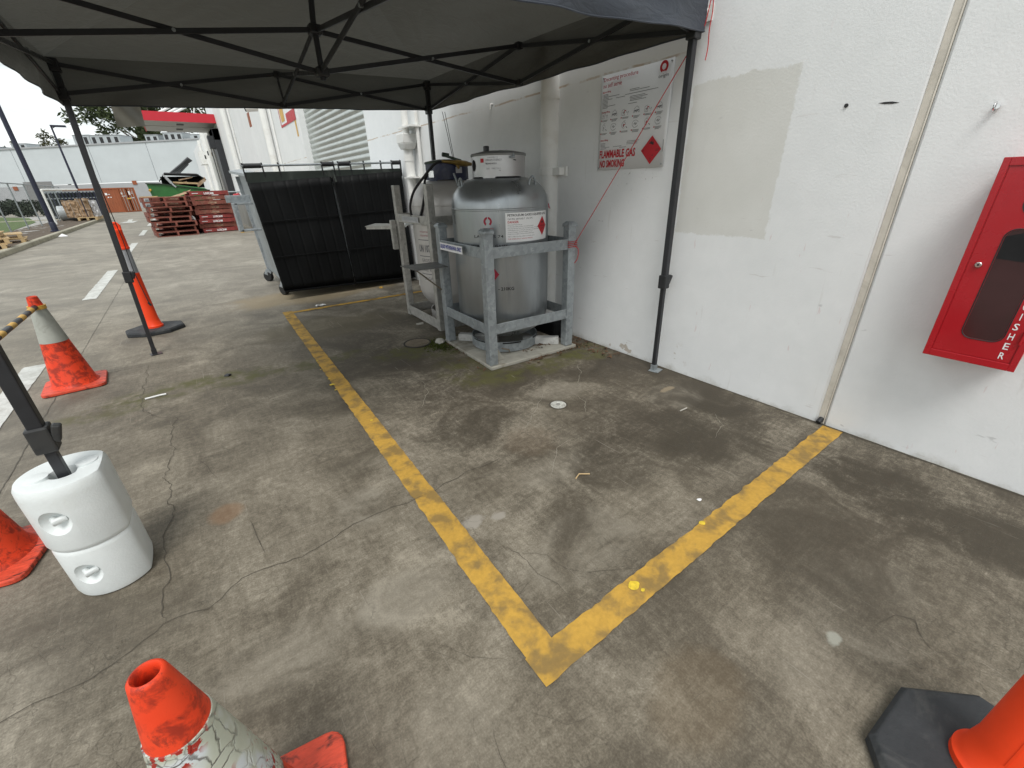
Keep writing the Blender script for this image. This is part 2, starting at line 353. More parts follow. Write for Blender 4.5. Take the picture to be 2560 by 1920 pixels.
M_red = pm('red_enamel', (.40, .006, .014), .26, 0, .08, 3, .02, (.30, .02, .02), .4, spec=.5, coat=.15)
M_redsign = pm('red_print', (.48, .012, .022), .5, 0, .05)
M_darkred = pm('maroon_print', (.34, .015, .04), .5, 0, .05)
M_ink = pm('black_ink', (.02, .02, .021), .6)
M_greyink = pm('grey_print', (.16, .16, .17), .6)
M_blueink = pm('blue_print', (.035, .05, .30), .5)
M_signwhite = pm('white_sign_face', (.80, .81, .82), .35, 0, .03, 4)
M_label = pm('white_sticker', (.80, .80, .80), .4, 0, .03, 5)
M_fade = pm('faded_sticker', (.50, .50, .51), .5, 0, .15, 20)
M_pvc = pm('white_pvc', (.80, .80, .775), .42, 0, .04, 5, 0, (.55, .51, .43), .3)
M_sealant = pm('beige_sealant', (.60, .56, .49), .7, 0, .12, 9, .2, (.36, .33, .27), .4)
M_pallet = pm('red_painted_timber', (.235, .036, .032), .72, 0, .28, 7, .2, (.13, .055, .04), .55)
M_palletd = pm('worn_red_timber', (.200, .058, .040), .75, 0, .28, 8, .2, (.26, .15, .10), .5)
M_timber = pm('raw_pine', (.50, .36, .19), .7, 0, .2, 7, .15, (.33, .23, .13), .5)
M_greygreen = pm('dull_green_steel', (.028, .036, .031), .5, .3, .2, 5, 0, (.12, .13, .12), .4)
M_cagedark = pm('dark_green_tarp', (.040, .050, .045), .8, 0, .25, 3)
M_card = pm('brown_cardboard', (.33, .22, .13), .8, 0, .2, 8, 0, (.55, .50, .42), .5)
M_green = pm('green_bin_paint', (.030, .150, .035), .42, 0, .12, 3, 0, (.03, .08, .03), .4)
M_binlid = pm('grey_bin_lid', (.10, .105, .11), .45, 0, .15, 6)
M_cont = pm('container_orange', (.29, .082, .030), .6, 0, .1, 2, 0, (.22, .07, .03), .45)
M_pole = pm('navy_pole_paint', (.016, .018, .040), .4, 0, .1)
M_hv = pm('hvac_casing', (.42, .45, .46), .5, .2, .1, 2)
M_dark = pm('dark_opening', (.008, .008, .009), .9)
M_wallgrey = pm('grey_wall_band', (.36, .37, .38), .7, 0, .06, 1.5)
M_wallcool = pm('cool_white_wall', (.53, .57, .585), .65, 0, .05, .6)
M_doorgrey = pm('grey_roller_door', (.22, .22, .22), .5, .2, .05, 2)
M_shutter = pm('galvanised_shutter', (.52, .55, .53), .38, .6, .08, 3)
M_awnred = pm('red_fascia', (.55, .018, .035), .5, 0, .05, 2)
M_soffit = pm('white_soffit', (.50, .50, .50), .6, 0, .05, 2)
M_kerb = pm('kerb_concrete', (.34, .32, .25), .85, 0, .15, 4, .2, (.20, .18, .13), .5)
M_mulch = pm('mulch', (.105, .080, .058), .95, 0, .4, 18, .8, (.05, .038, .028), .7, fine=40)
M_grass = pm('lawn_grass', (.075, .115, .030), .95, 0, .3, 6, .6, (.10, .10, .04), .4, fine=30)
M_path = pm('path_concrete', (.34, .33, .31), .9, 0, .1, 2)
M_bark = pm('bark', (.22, .18, .15), .9, 0, .3, 6, .4)
M_redrope = pm('red_cord', (.48, .03, .035), .7)
M_blackrope = pm('black_cord', (.02, .02, .022), .7)
M_brass = pm('brass', (.30, .20, .06), .4, .8, .25, 15)
M_iron = pm('cast_iron_rust', (.20, .165, .12), .7, .1, .25, 14, .4, (.08, .065, .05), .4)
M_iron_dark = pm('dark_iron_rim', (.035, .030, .025), .8)
M_canopy = fabric_mat('canopy_fabric', (.030, .034, .050), (.130, .126, .106))
M_valance = fabric_mat('valance_fabric', (.060, .072, .095), (.110, .105, .090))
M_flap = pm('grey_mesh_cloth', (.42, .42, .38), .8, 0, .12, 9)
M_steelflat = pm('sheet_steel', (.16, .16, .155), .5, .5, .15, 7)
M_pad = pm('pad_concrete', (.30, .29, .25), .85, 0, .2, 7, .25, (.12, .095, .06), .8)
M_chrome = pm('chrome', (.7, .7, .7), .15, 1)
M_glassdark = pm('tinted_acrylic', (.045, .016, .018), .12, 0, .3, 3, spec=.6)
M_stone = pm('pale_stone', (.45, .43, .38), .85, 0, .2, 9, .3)
M_leaflit = pm('dead_leaves', (.10, .055, .028), .85, 0, .5, 20)
M_yellowtape = pm('yellow_band', (.62, .36, .06), .5, 0, .1)
M_wire = mesh_wire()
def leaf_mat(name, a, b_):
    mt, n, b = base_mat(name); p = n.coord('Object')
    n.put(b, 'Base Color', n.ramp(n.noise(p, .9, 3), (.3, a), (.7, b_))); n.put(b, 'Roughness', .75); n.put(b, 'Specular IOR Level', .15); return mt
M_leaf = leaf_mat('gum_leaves', (.030, .042, .018), (.070, .085, .036))
M_leaf2 = leaf_mat('olive_leaves', (.05, .055, .028), (.10, .095, .045))
M_hedge = leaf_mat('hedge_leaves', (.022, .032, .022), (.05, .062, .04))
M_mossleaf = leaf_mat('moss_green', (.03, .045, .010), (.07, .085, .02))

# ------------------------------------------------------------------ lettering
_tc = {}
def glyphs(s, bold=0.):
    k = (s, bold)
    if k in _tc: return _tc[k]
    cu = bpy.data.curves.new('lettering', 'FONT'); cu.body = s; cu.resolution_u = 2; cu.offset = bold
    ob = bpy.data.objects.new('lettering', cu); COL.objects.link(ob)
    dg = C.evaluated_depsgraph_get(); me = bpy.data.meshes.new_from_object(ob.evaluated_get(dg))
    vs = [V(x.co) for x in me.vertices]; fs = [tuple(p.vertices) for p in me.polygons]
    bpy.data.objects.remove(ob); bpy.data.meshes.remove(me); bpy.data.curves.remove(cu)
    x0 = min(p.x for p in vs); x1 = max(p.x for p in vs); y0 = min(p.y for p in vs); y1 = max(p.y for p in vs)
    r = ([((p.x - x0) / (x1 - x0), (p.y - y0) / (y1 - y0)) for p in vs], fs); _tc[k] = r; return r
def write(m, s, fn, u, v, w, h, mi=0, bold=0., shear=0.):
    g, fs = glyphs(s, bold)
    m.add([fn(u + x * w + shear * y * h, v + y * h) for x, y in g], fs, mi)
def rect(m, fn, u0, v0, u1, v1, mi=0, nu=1):
    for i in range(nu):
        a = u0 + (u1 - u0) * i / nu; b = u0 + (u1 - u0) * (i + 1) / nu
        m.poly([fn(a, v0), fn(b, v0), fn(b, v1), fn(a, v1)], mi)
def ring_shape(m, fn, cu, cv, r0, r1, a0, a1, sy=1., mi=0, n=28):
    for i in range(n):
        a = R(a0 + (a1 - a0) * i / n); b = R(a0 + (a1 - a0) * (i + 1) / n)
        m.poly([fn(cu + r0 * math.cos(a), cv + r0 * sy * math.sin(a)), fn(cu + r1 * math.cos(a), cv + r1 * sy * math.sin(a)), fn(cu + r1 * math.cos(b), cv + r1 * sy * math.sin(b)), fn(cu + r0 * math.cos(b), cv + r0 * sy * math.sin(b))], mi)
def lines(name, mat, parent, fn, rows):
    for r_ in rows:
        m = M(); write(m, r_[0], fn, *r_[1:5], bold=r_[5] if len(r_) > 5 else 0); obj(name, m, mat, parent, 0)
def lozenge(m, fn, cu, cv, hw, hh, n=14, power=1):
    tops = []
    for i in range(n + 1):
        t = -1 + 2 * i / n; h = hh * (1 - abs(t)) if power == 1 else hh * math.sqrt(max(0, 1 - t * t)); tops.append((cu + hw * t, h))
    for (a, ha), (b, hb) in zip(tops, tops[1:]): m.poly([fn(a, cv - ha), fn(b, cv - hb), fn(b, cv + hb), fn(a, cv + ha)])
def flame(m, fn, cu, cv, s, mi=0):
    for dx, k in ((-.30, .7), (.0, 1.), (.30, .7)):
        pts = [(-.16, 0), (.16, 0), (.20, .35 * k), (.06, .95 * k), (-.02, .55 * k), (-.20, .5 * k)]
        m.poly([fn(cu + (dx + x) * s, cv + y * s) for x, y in pts], mi)

# ------------------------------------------------------------------ camera, sky, sun
cam = bpy.data.cameras.new('camera'); co = bpy.data.objects.new('camera', cam); COL.objects.link(co); SC.camera = co
cam.sensor_fit = 'HORIZONTAL'; cam.sensor_width = 36; cam.lens = 1052.7132297705414 / 2560 * 36; cam.clip_start = .05; cam.clip_end = 2000
th, ro, ya = 0.44324278559206, -0.028382112635581103, 0.6180487455305116
up = V((math.sin(ro) * math.cos(th), -math.cos(ro) * math.cos(th), -math.sin(th)))
fw = V((0, 0, 1)); fw = (fw - up * fw.dot(up)).normalized(); rt = fw.cross(up)
if rt.x < 0: rt = -rt
wy = fw * math.cos(ya) - rt * math.sin(ya); px = fw * math.sin(ya) + rt * math.cos(ya)
col = lambda i, s: V((px[i], wy[i], up[i])) * s
mw = Matrix((col(0, 1), col(1, -1), col(2, -1))).transposed().to_4x4(); mw.translation = V((0, 0, 1.3)); co.matrix_world = mw

SUN_EL, SUN_AZ = R(58), R(215)
wd = bpy.data.worlds.new('World'); SC.world = wd; wd.use_nodes = True
n = NT(wd); bg = n.n['Background']
sky = n.node('ShaderNodeTexSky'); sky.sky_type = 'NISHITA'; sky.sun_disc = False; sky.sun_elevation = SUN_EL; sky.sun_rotation = SUN_AZ; sky.air_density = 1.; sky.dust_density = 2.
tc = n.node('ShaderNodeTexCoord'); mp = n.node('ShaderNodeMapping'); n.l.new(tc.outputs['Generated'], mp.inputs[0]); mp.inputs['Scale'].default_value = (1, 1, 3.2)
cl = n.noise(mp.outputs[0], 5.0, 6, .6, .4)
clc = n.ramp(cl, (.36, (3.5, 3.8, 3.8)), (.52, (5.9, 6.15, 6.1)), (.68, (8.8, 8.95, 8.8)))
n.put(bg, 'Color', n.mix(.90, sky.outputs[0], clc)); bg.inputs[1].default_value = .115
sl = bpy.data.lights.new('sun', 'SUN'); so = bpy.data.objects.new('sun', sl); COL.objects.link(so)
sl.energy = 1.3; sl.angle = R(24); sl.color = (1, .975, .94)
sd = V((math.sin(SUN_AZ) * math.cos(SUN_EL), math.cos(SUN_AZ) * math.cos(SUN_EL), math.sin(SUN_EL)))
so.rotation_euler = sd.to_track_quat('Z', 'Y').to_euler(); so.location = (0, 0, 30)
SC.cycles.max_bounces = 6; SC.cycles.diffuse_bounces = 4; SC.cycles.glossy_bounces = 3; SC.cycles.transmission_bounces = 3
SC.view_settings.view_transform = 'Standard'; SC.view_settings.look = 'None'; SC.view_settings.exposure = 0.72; SC.view_settings.gamma = 1

# ------------------------------------------------------------------ ground
def ribbon(m, pts, w, jit, mi, z=.003, step=.022, taper=True):
    P = [V((x, y, 0)) for x, y in pts]; out = []
    for a, b in zip(P, P[1:]):
        k = max(1, int((b - a).length / step))
        for i in range(k):
            q = a.lerp(b, i / k); out.append(q + (V((mnoise.noise(q * 9), mnoise.noise(q * 9 + V((7, 3, 1))), 0)) + .55 * V((mnoise.noise(q * 37), mnoise.noise(q * 37 + V((7, 3, 1))), 0))) * jit)
    out.append(P[-1]); N = len(out); vs = []
    for i, q in enumerate(out):
        d = (out[min(i + 1, N - 1)] - out[max(i - 1, 0)]).normalized(); s = V((-d.y, d.x, 0))
        ww = w * .62 * (.45 + 1.1 * abs(mnoise.noise(q * 14))) * (min(1, i / 3, (N - 1 - i) / 3) if taper else 1) + .0003
        vs += [q + s * ww / 2 + V((0, 0, z)), q - s * ww / 2 + V((0, 0, z))]
    m.add(vs, [(2 * i, 2 * i + 1, 2 * i + 3, 2 * i + 2) for i in range(N - 1)], mi)
g = M(); g.quad((-500, -500, 0), (500, -500, 0), (500, 500, 0), (-500, 500, 0), 0)
ribbon(g, [(-.574, 4.47), (-.575, 3.85), (-.582, 3.48), (-.515, 3.32), (-.386, 3.18), (-.416, 2.86), (-.386, 2.75), (-.435, 2.45), (-.387, 2.35), (-.419, 2.20), (-.387, 2.07), (-.416, 1.92), (-.425, 1.79), (-.414, 1.67), (-.428, 1.56), (-.417, 1.45)], .006, .025, 1)
ribbon(g, [(-1.6, 1.36), (-.783, 1.369), (-.663, 1.373), (-.539, 1.373), (-.426, 1.452), (-.297, 1.439), (-.177, 1.503), (.011, 1.474), (.263, 1.522), (.428, 1.514), (.6, 1.513), (.806, 1.54), (1.052, 1.523)], .0055, .018, 1)
ribbon(g, [(-4, 4.36), (-1.425, 4.43), (-.855, 4.47), (2.64, 4.50)], .007, .006, 2, taper=False)
ribbon(g, [(-1.06, 18), (-1.08, 8.76), (-1.09, 3.4), (-1.08, -2)], .008, .006, 2, taper=False)
ribbon(g, [(-4, 10.5), (2.6, 10.6)], .009, .008, 2, taper=False)
ribbon(g, [(.657, 1.062), (.702, .977), (.699, .851), (.723, .768), (.719, .683)], .003, .012, 1)
ribbon(g, [(.70, .98), (.78, .90), (.80, .80), (.86, .74)], .0025, .01, 1)
ribbon(g, [(.81, .766), (.915, .708), (1.027, .634)], .003, .006, 1)
ribbon(g, [(.562, .812), (.671, .85)], .003, .006, 1)
ribbon(g, [(.30, .55), (.25, .38), (.22, .25)], .003, .01, 1)
ribbon(g, [(1.42, .05), (1.52, .02), (1.55, -.02), (1.48, -.06), (1.44, -.12)], .0035, .006, 1)
ribbon(g, [(-.122, 1.846), (-.111, 1.692), (-.098, 1.577)], .005, .004, 1)
ribbon(g, [(-.30, 2.55), (-.24, 2.40), (-.22, 2.25)], .003, .01, 1)
ribbon(g, [(.35, 2.95), (.42, 2.80), (.44, 2.60)], .003, .012, 1)
ribbon(g, [(.1, 3.2), (.17, 3.05), (.30, 2.95), (.33, 2.80)], .003, .014, 1)
ribbon(g, [(2.652, 9), (2.652, 2.2), (2.650, .7), (2.655, -1.2)], .018, .008, 1, taper=False)
for k in range(46):       # scattered hairline nicks
    x = random.uniform(-.7, 2.3); y = random.uniform(.15, 3.2); a = random.uniform(0, 6.3); L = random.uniform(.05, .22)
    mid = (x + math.cos(a) * L * .5 + random.uniform(-.02, .02), y + math.sin(a) * L * .5 + random.uniform(-.02, .02))
    ribbon(g, [(x, y), mid, (x + math.cos(a + .3) * L, y + math.sin(a + .3) * L)], random.uniform(.0012, .0026), .008, 1)
for L_ in ([(1.266, 1.669), (1.40, 1.775), (1.547, 1.884), (1.66, 1.95), (1.784, 2.04)], [(1.70, 1.60), (1.80, 1.72), (1.82, 1.86)], [(.81, 1.478), (.845, 1.452), (.876, 1.436)], [(1.1, 1.25), (1.3, 1.42), (1.42, 1.45)], [(2.05, .95), (2.2, 1.0), (2.3, 1.12)], [(1.9, 1.9), (2.1, 2.05), (2.2, 2.2)], [(.9, 2.3), (1.05, 2.5), (1.1, 2.7)]): ribbon(g, L_, .0045, .02, 3)
obj('ground', g, [M_ground, M_crack, M_joint, M_scratch], smooth=0, kind='structure')

def ragged(m, a, b, w, z=.004, jag=.006, step=.02):
    a = V((*a, 0)); b = V((*b, 0)); d = b - a; L = d.length; d.normalize(); s = V((-d.y, d.x, 0)); k = int(L / step); vs = []
    for i in range(k + 1):
        q = a + d * L * i / k
        j1 = (mnoise.noise(q * 21) + .6 * mnoise.noise(q * 60)) * jag; j2 = (mnoise.noise(q * 19 + V((5, 9, 2))) + .6 * mnoise.noise(q * 55)) * jag * .6
        vs += [q + s * (w / 2 + j1) + V((0, 0, z)), q - s * (w / 2 + j2) + V((0, 0, z))]
    m.add(vs, [(2 * i, 2 * i + 1, 2 * i + 3, 2 * i + 2) for i in range(k)], 0)
y = M()
ragged(y, (.524, .545), (.690, 5.52), .104)                          # long side of the bay
ragged(y, (.472, .5865), (2.640, .600), .098, z=.0045, jag=.008)      # near end
ragged(y, (.742, 5.445), (2.55, 5.40), .075, jag=.012)               # far end
for x, yy, r in ((.935, .606, .022), (.945, .575, .008), (.55, 3.05, .018), (.56, 3.17, .010), (.545, 2.94, .008), (.60, 2.35, .009), (.58, 3.62, .012), (.555, 3.4, .007)):
    pts = [(x + r * (1 + .35 * mnoise.noise(V((k * .9, x * 7, yy)))) * math.cos(k * .45), yy + r * .8 * (1 + .35 * mnoise.noise(V((k * .8, yy * 5, x)))) * math.sin(k * .45), .0065) for k in range(14)]
    y.poly(pts, 1)
ribbon(y, [(.450, 1.513), (.50, 1.516), (.54, 1.512), (.585, 1.514)], .004, .008, 2, z=.006, step=.02)
ribbon(y, [(.60, 4.475), (.72, 4.48)], .006, .004, 2, z=.006, step=.02)
obj('yellow_floor_marking', y, [M_yellow, M_splash, M_crack], smooth=0, kind='structure')
d = M()
for k in range(6): ragged(d, (-1.36, 2.1 + 6.05 * k), (-1.36, 5.1 + 6.05 * k), .15, jag=.008, step=.05)
d.poly([(-2.75, 30.6, .004), (-2.15, 30.2, .004), (-2.05, 32.2, .004), (-2.3, 31.9, .004), (-2.4, 34.5, .004), (-2.6, 34.4, .004), (-2.5, 32, .004)])
obj('road_markings', d, M_white_line, smooth=0, kind='structure')
d = M(); ragged(d, (1.55, 18.2), (1.66, 20.3), .12); ragged(d, (1.60, 20.25), (2.6, 20.1), .09); ragged(d, (1.58, 18.3), (2.6, 18.2), .08)
obj('dock_bay_marking', d, M_yellow, smooth=0, kind='structure')

k = M(); k.bb(-3.97, -3.80, 6, 37, -.02, .13); k.bb(-14, -3.97, 37, 37.2, -.02, .13)
obj('kerb', k, M_kerb, bevel=.03, kind='structure')
k = M()
k.grid(lambda u, v: V((-5.75 + 1.79 * u, 6 + 31 * v, .10 + .05 * mnoise.noise(V((u * 4, v * 60, 0))) + .02 * mnoise.noise(V((u * 12, v * 200, 3))))), 14, 160)
obj('garden_bed', k, M_mulch, smooth=60, kind='structure')
k = M(); k.poly([(-60, 6, .10), (-5.75, 6, .10), (-5.70, 24, .10), (-5.72, 26, .10), (-6.45, 34.6, .10), (-8.1, 42.3, .10), (-10.3, 46.6, .10), (-60, 47.5, .10)])
obj('lawn', k, M_grass, smooth=0, kind='structure')
k = M(); k.quad((-60, 24, .09), (-4.0, 24, .09), (-6.3, 44.5, .09), (-60, 49, .09))
obj('footpath', k, M_path, smooth=0, kind='structure')

# ------------------------------------------------------------------ warehouse on the right
WX = 2.665
wh = thing('warehouse', 'long white precast warehouse with a roller door along the right side of the yard', 'building', (WX, 14, 0))
def panel(y0, y1, z0, z1): 
    p = M(); p.bb(WX, WX + .2, y0, y1, z0, z1); return obj('wall_panel', p, M_wall, wh, bevel=.012)
panel(-5, .655, -.02, 7); panel(.690, 7.49, -.02, 7); panel(7.49, 11.72, 4.3, 7); panel(11.72, 18.5, -.02, 7); panel(18.52, 32.8, -.02, 7)
s = M(); s.bb(WX + .006, WX + .1, .655, .690, 0, 7)
s.tube([(WX + .006, .659 + .003 * mnoise.noise(V((0, 0, z * .7))), z * .1) for z in range(68)], .004, 5)
obj('joint_seal', s, M_sealant, wh)
s = M(); s.tube([(2.64, .675, .012), (2.668, .672, .03)], .014, 10); obj('backing_rod', s, M_black, wh)
s = M(); s.bb(WX + .01, WX + .1, 18.5, 18.52, 0, 7); obj('joint_seal', s, M_sealant, wh)
l = M(); l.bb(WX + .02, WX + .22, 32.8, 59, -.02, 5.1); obj('low_wall', l, M_wall2, wh)
r_ = M(); r_.bb(WX - .05, WX + 12, -5, 32.85, 7.0, 7.12); obj('roof', r_, M_wallgrey, wh)
for y_ in (32.6, -5): e = M(); e.bb(WX + .2, WX + 12, y_, y_ + .2, 0, 7); obj('end_wall', e, M_wall2, wh)
rd = M(); prof = []
nz = 42 * 8
for i in range(nz + 1):
    z = 4.3 * i / nz; t = (z / .102) % 1
    prof.append((.042 * (max(0, math.sin(t * math.pi)) ** .45), z))
vs = []; fs = []
for dx, z in prof: vs += [V((WX + .19 - dx, 7.50, z)), V((WX + .19 - dx, 11.71, z))]
fs = [(2 * i, 2 * i + 1, 2 * i + 3, 2 * i + 2) for i in range(nz)]
rd.add(vs, fs); dob = obj('roller_door', rd, M_shutter, wh, smooth=50)
b = M(); b.bb(WX + .13, WX + .2, 7.50, 11.71, .02, .10); obj('bottom_rail', b, M_galv, dob, bevel=.005)
j = M(); j.bb(WX + .02, WX + .19, 11.705, 11.73, 0, 4.3); obj('door_jamb', j, M_wall2, wh)
# fittings fixed to the wall
def pipe(name, y, r, z0, z1, x=None, mat=M_pvc, par=wh, seg=24):
    x = x if x is not None else WX - r - .03
    p = M(); p.tube([(x, y, z0), (x, y, z1)], r, seg); return obj(name, p, mat, par)
dp = pipe('downpipe', 3.062, .076, .0, 7, 2.632)
b = M(); b.lathe([(.084, 1.355), (.084, 1.415)], (2.632, 3.062, 0), 28); b.bb(2.60, 2.665, 2.90, 2.99, 1.357, 1.413); b.bb(2.65, 2.666, 2.87, 2.95, 1.35, 1.42); obj('pipe_bracket', b, M_pvc, dp, bevel=.003)
b = M(); b.lathe([(.081, 1.90), (.081, 1.96)], (2.632, 3.062, 0), 28); obj('pipe_bracket', b, M_pvc, dp)
rp = pipe('downpipe', 5.78, .060, .0, 1.75, 2.575); b = M(); b.tube([(2.575, 5.78, 1.86), (2.575, 5.78, 7)], .042, 20)
obj('upper_pipe', b, M_pvc, rp)
b = M()
for (a, c_, z0, z1) in ((.075, .105, 1.735, 1.80), (.105, .110, 1.80, 1.905)):
    vs = [V((2.565 + sx * h * .85, 5.77 + sy * h, z)) for h, z in ((a, z0), (c_, z1)) for sx, sy in ((-1, -1), (1, -1), (1, 1), (-1, 1))]
    b.add(vs, [(3, 2, 1, 0), (4, 5, 6, 7), (0, 1, 5, 4), (1, 2, 6, 5), (2, 3, 7, 6), (3, 0, 4, 7)])
obj('rain_head', b, M_pvc, rp, bevel=.006)
for z0, z1 in ((1.60, 1.66), (.98, 1.06), (.70, .78)): b = M(); b.lathe([(.066, z0), (.066, z1)], (2.575, 5.78, 0), 20); obj('pipe_collar', b, M_pvc, rp)
for z0, y0, y1 in ((1.40, 5.60, 5.86), (1.965, 5.52, 5.88)): b = M(); b.bb(2.51, 2.665, y0, y1, z0, z0 + .02); obj('pipe_bracket', b, M_pvc, rp)
b = M(); b.tube([(2.5, 5.76, .88), (2.36, 5.70, .88)], .05, 20); b.tube([(2.37, 5.705, .88), (2.32, 5.683, .88)], .068, 22); obj('inspection_cap', b, M_whiteplast, rp, bevel=.006)
pipe('conduit', 5.56, .022, .3, 7, 2.63); b = pipe('downpipe', 15.1, .095, 0, 7, 2.56); pipe('conduit', 14.5, .025, 0, 7, 2.63)
b = pipe('downpipe', 23.9, .11, 0, 7, 2.55); pipe('conduit', 22.9, .03, 0, 7, 2.62)
b = pipe('downpipe', 38, .2, 0, 5, 2.55); pipe('conduit', 40.5, .09, 0, 5, 2.6); pipe('conduit', 45, .12, 0, 5, 2.6); pipe('downpipe', 34.8, .16, 0, 4.6, 2.5)
b = M(); b.bb(2.2, 2.67, 41.5, 43.5, 3.2, 4.0); obj('rain_head', b, M_pvc, wh)
# small marks and fixings
b = M(); b.tube([(2.665, 1.765, 2.14), (2.60, 1.772, 2.13), (2.585, 1.778, 2.07)], .012, 8); b.bb(2.655, 2.666, 1.735, 1.80, 2.09, 2.165); b.tube([(2.62, 1.755, 2.12), (2.625, 1.757, 2.075)], .006, 6)
obj('bent_pipe_bracket', b, M_pvc, wh, bevel=.001)
b = M(); b.tube([(2.665 - .02 + .016 * math.cos(t * .7), .455, 1.521 + .016 * math.sin(t * .7)) for t in range(9)], .003, 6, closed=True); b.tube([(2.66, .448, 1.521), (2.64, .448, 1.521)], .008, 8)
obj('eye_bolt', b, M_chrome, wh)
b = M(); b.poly([(2.6635, .765 + t[0] * .08, 1.578 + t[1] * .008 + t[0] * .008) for t in ((0, 0), (.3, -.5), (.7, -.5), (1, 0), (.7, .5), (.35, .6))]); obj('rubber_scuff', b, M_ink, wh, smooth=0)
b = M(); b.lathe([(.0085, 0), (.0085, .004)], (0, 0, 0), 12); b.v = [V((2.6635 - p.z, .968 + p.x, 1.593 + p.y)) for p in b.v]; obj('fixing_hole', b, M_ink, wh)
b = M(); b.tube([(2.665, 3.94, 1.99), (2.64, 3.94, 1.985), (2.635, 3.94, 1.945)], .010, 8); obj('wall_hook', b, M_pvc, wh)
b = M(); b.tube([(2.665, 5.25, 1.95), (2.645, 5.25, 1.95), (2.64, 5.25, 1.90)], .012, 8); obj('wall_hook', b, M_pvc, wh)
# loading dock seal with its frame
dk = M(); dk.bb(2.35, 2.665, 28.9, 30.6, 1.0, 4.25); dk.bb(2.35, 2.665, 32.4, 32.7, 1.0, 4.25); dk.bb(2.35, 2.665, 28.9, 32.7, 3.7, 4.25)
dd = obj('dock_seal', dk, M_black, wh, bevel=.03)
b = M(); b.bb(2.30, 2.4, 30.6, 31.3, .0, 4.3); obj('dock_post', b, M_galv2, wh)
b = M(); b.bb(2.1, 2.35, 28.9, 29.5, 3.35, 3.9); obj('dock_buffer', b, M_black, dd)
b = M(); b.bb(2.1, 2.665, 18.6, 30.5, 0, 1.05); b.bb(2.3, 2.665, 24, 26, .0, 1.1); obj('dock_platform', b, M_path, wh)
def wallmap(y0, z0, x=WX, off=.0): return lambda u, v, o=0: V((x - off - o, y0 - u, z0 + v))
# torn poster beside the roller door
t = thing('wall_poster', 'red bordered poster with a yellow figure and white lettering beside the roller door', 'poster', (WX, 12.7, 2.75))
f = wallmap(13.57, 2.742, WX, .004); m_ = M(); rect(m_, f, 0, 0, 1.72, 1.0); obj('poster_sheet', m_, M_signwhite, t, 0)
f = wallmap(13.57, 2.742, WX, .008); m_ = M(); rect(m_, f, .0, .0, 1.72, .05); rect(m_, f, .0, .05, .06, 1.); rect(m_, f, 1.64, .05, 1.72, 1.); rect(m_, f, .75, .05, 1.64, .22); obj('red_border', m_, M_redsign, t, 0)
m_ = M(); rect(m_, f, .16, .10, .55, .55); m_.poly([f(.12, .3), f(.16, .1), f(.16, .55)]); obj('yellow_figure', m_, M_yellowtape, t, 0)
m_ = M(); write(m_, 'TOOLS', wallmap(13.57, 2.742, WX, .010), .7, .36, .85, .5, bold=.03, shear=.2); obj('lettering', m_, M_redsign, t, 0)
m_ = M(); rect(m_, wallmap(12.05, 2.42, WX, .004), 0, 0, .14, .34); obj('yellow_notice', m_, M_yellowtape, smooth=0, label='narrow yellow notice stuck upright between the poster and the roller door', cat='notice')
m_ = M(); rect(m_, wallmap(15.98, 2.98, 2.28, 0), 0, 0, .30, .34); m_.bb(2.282, 2.30, 15.68, 15.98, 2.98, 3.32); obj('orange_plate', m_, M_cont, smooth=0, label='orange reflector plate strapped to the large downpipe left of the poster', cat='sign')
t = thing('floodlight', 'small white floodlight on a bracket high on the warehouse wall', 'light', (2.5, 15.9, 3.35))
m_ = M(); m_.tube([(2.62, 15.9, 3.5), (2.3, 16.0, 3.47)], .11, 16); obj('lamp_body', m_, M_pvc, t); m_ = M(); m_.tube([(2.3, 16.0, 3.47), (2.27, 16.01, 3.466)], .10, 16); obj('lens', m_, M_black, t); m_ = M(); m_.tube([(2.665, 15.9, 3.35), (2.55, 15.9, 3.5)], .03, 8); obj('bracket', m_, M_pvc, t)
for yy, x0, x1, z0, z1, lab in ((33.5, 2.50, 2.655, 3.56, 3.86, 'dark dock lamp nearest the dock seal'), (36, 2.358, 2.508, 3.449, 3.69, 'square black dock lamp, the middle one of three below the awning'), (38, 2.274, 2.402, 3.343, 3.581, 'small black dock lamp, farthest of three below the awning')):
    t = thing('dock_lamp', lab, 'light', (x0, yy, z0), group='dock lamps below the awning')
    m_ = M(); m_.bb(x0, x1, yy, yy + .15, z0, z1); obj('lamp_body', m_, M_black, t, bevel=.02); m_ = M(); m_.bb((x0 + x1) / 2, 2.69, yy + .15, yy + .19, z0 + .1, z0 + .14); obj('bracket', m_, M_galv, t)
m_ = M(); m_.bb(2.33, 2.66, 32.7, 32.76, 3.20, 3.39); obj('clearance_sign', m_, M_brass, smooth=0, label='small brown hanging sign under the far end of the awning', cat='sign')
# awning over the dock
t = thing('dock_awning', 'white awning with a red fascia over the loading dock', 'awning', (1.2, 31, 4.4))
m_ = M(); m_.bb(-.32, 2.66, 29.05, 34.0, 4.50, 4.56); m_.bb(-.33, 2.66, 31.4, 31.43, 4.485, 4.50); sf = obj('soffit', m_, M_soffit, t, bevel=.01)
m_ = M(); m_.bb(1.02, 1.32, 30.1, 30.7, 4.482, 4.498); m_.bb(1.02, 1.32, 32.3, 32.9, 4.482, 4.498); obj('soffit_light', m_, M_ink, sf, 0)
m_ = M(); m_.bb(-.35, 2.66, 29.0, 29.05, 4.47, 4.86); m_.bb(-.37, -.32, 29.0, 34.05, 4.47, 4.86); obj('fascia', m_, M_awnred, t)
m_ = M(); m_.bb(-.3, 2.6, 29.06, 33.9, 4.57, 4.80); obj('deck', m_, M_hv, t)
for y_ in (29.6, 31.2, 32.4):
    m_ = M(); m_.tube([(.3, y_, 4.82), (2.66, y_, 6.0)], .055, 10); obj('tie_rod', m_, M_pvc, t)
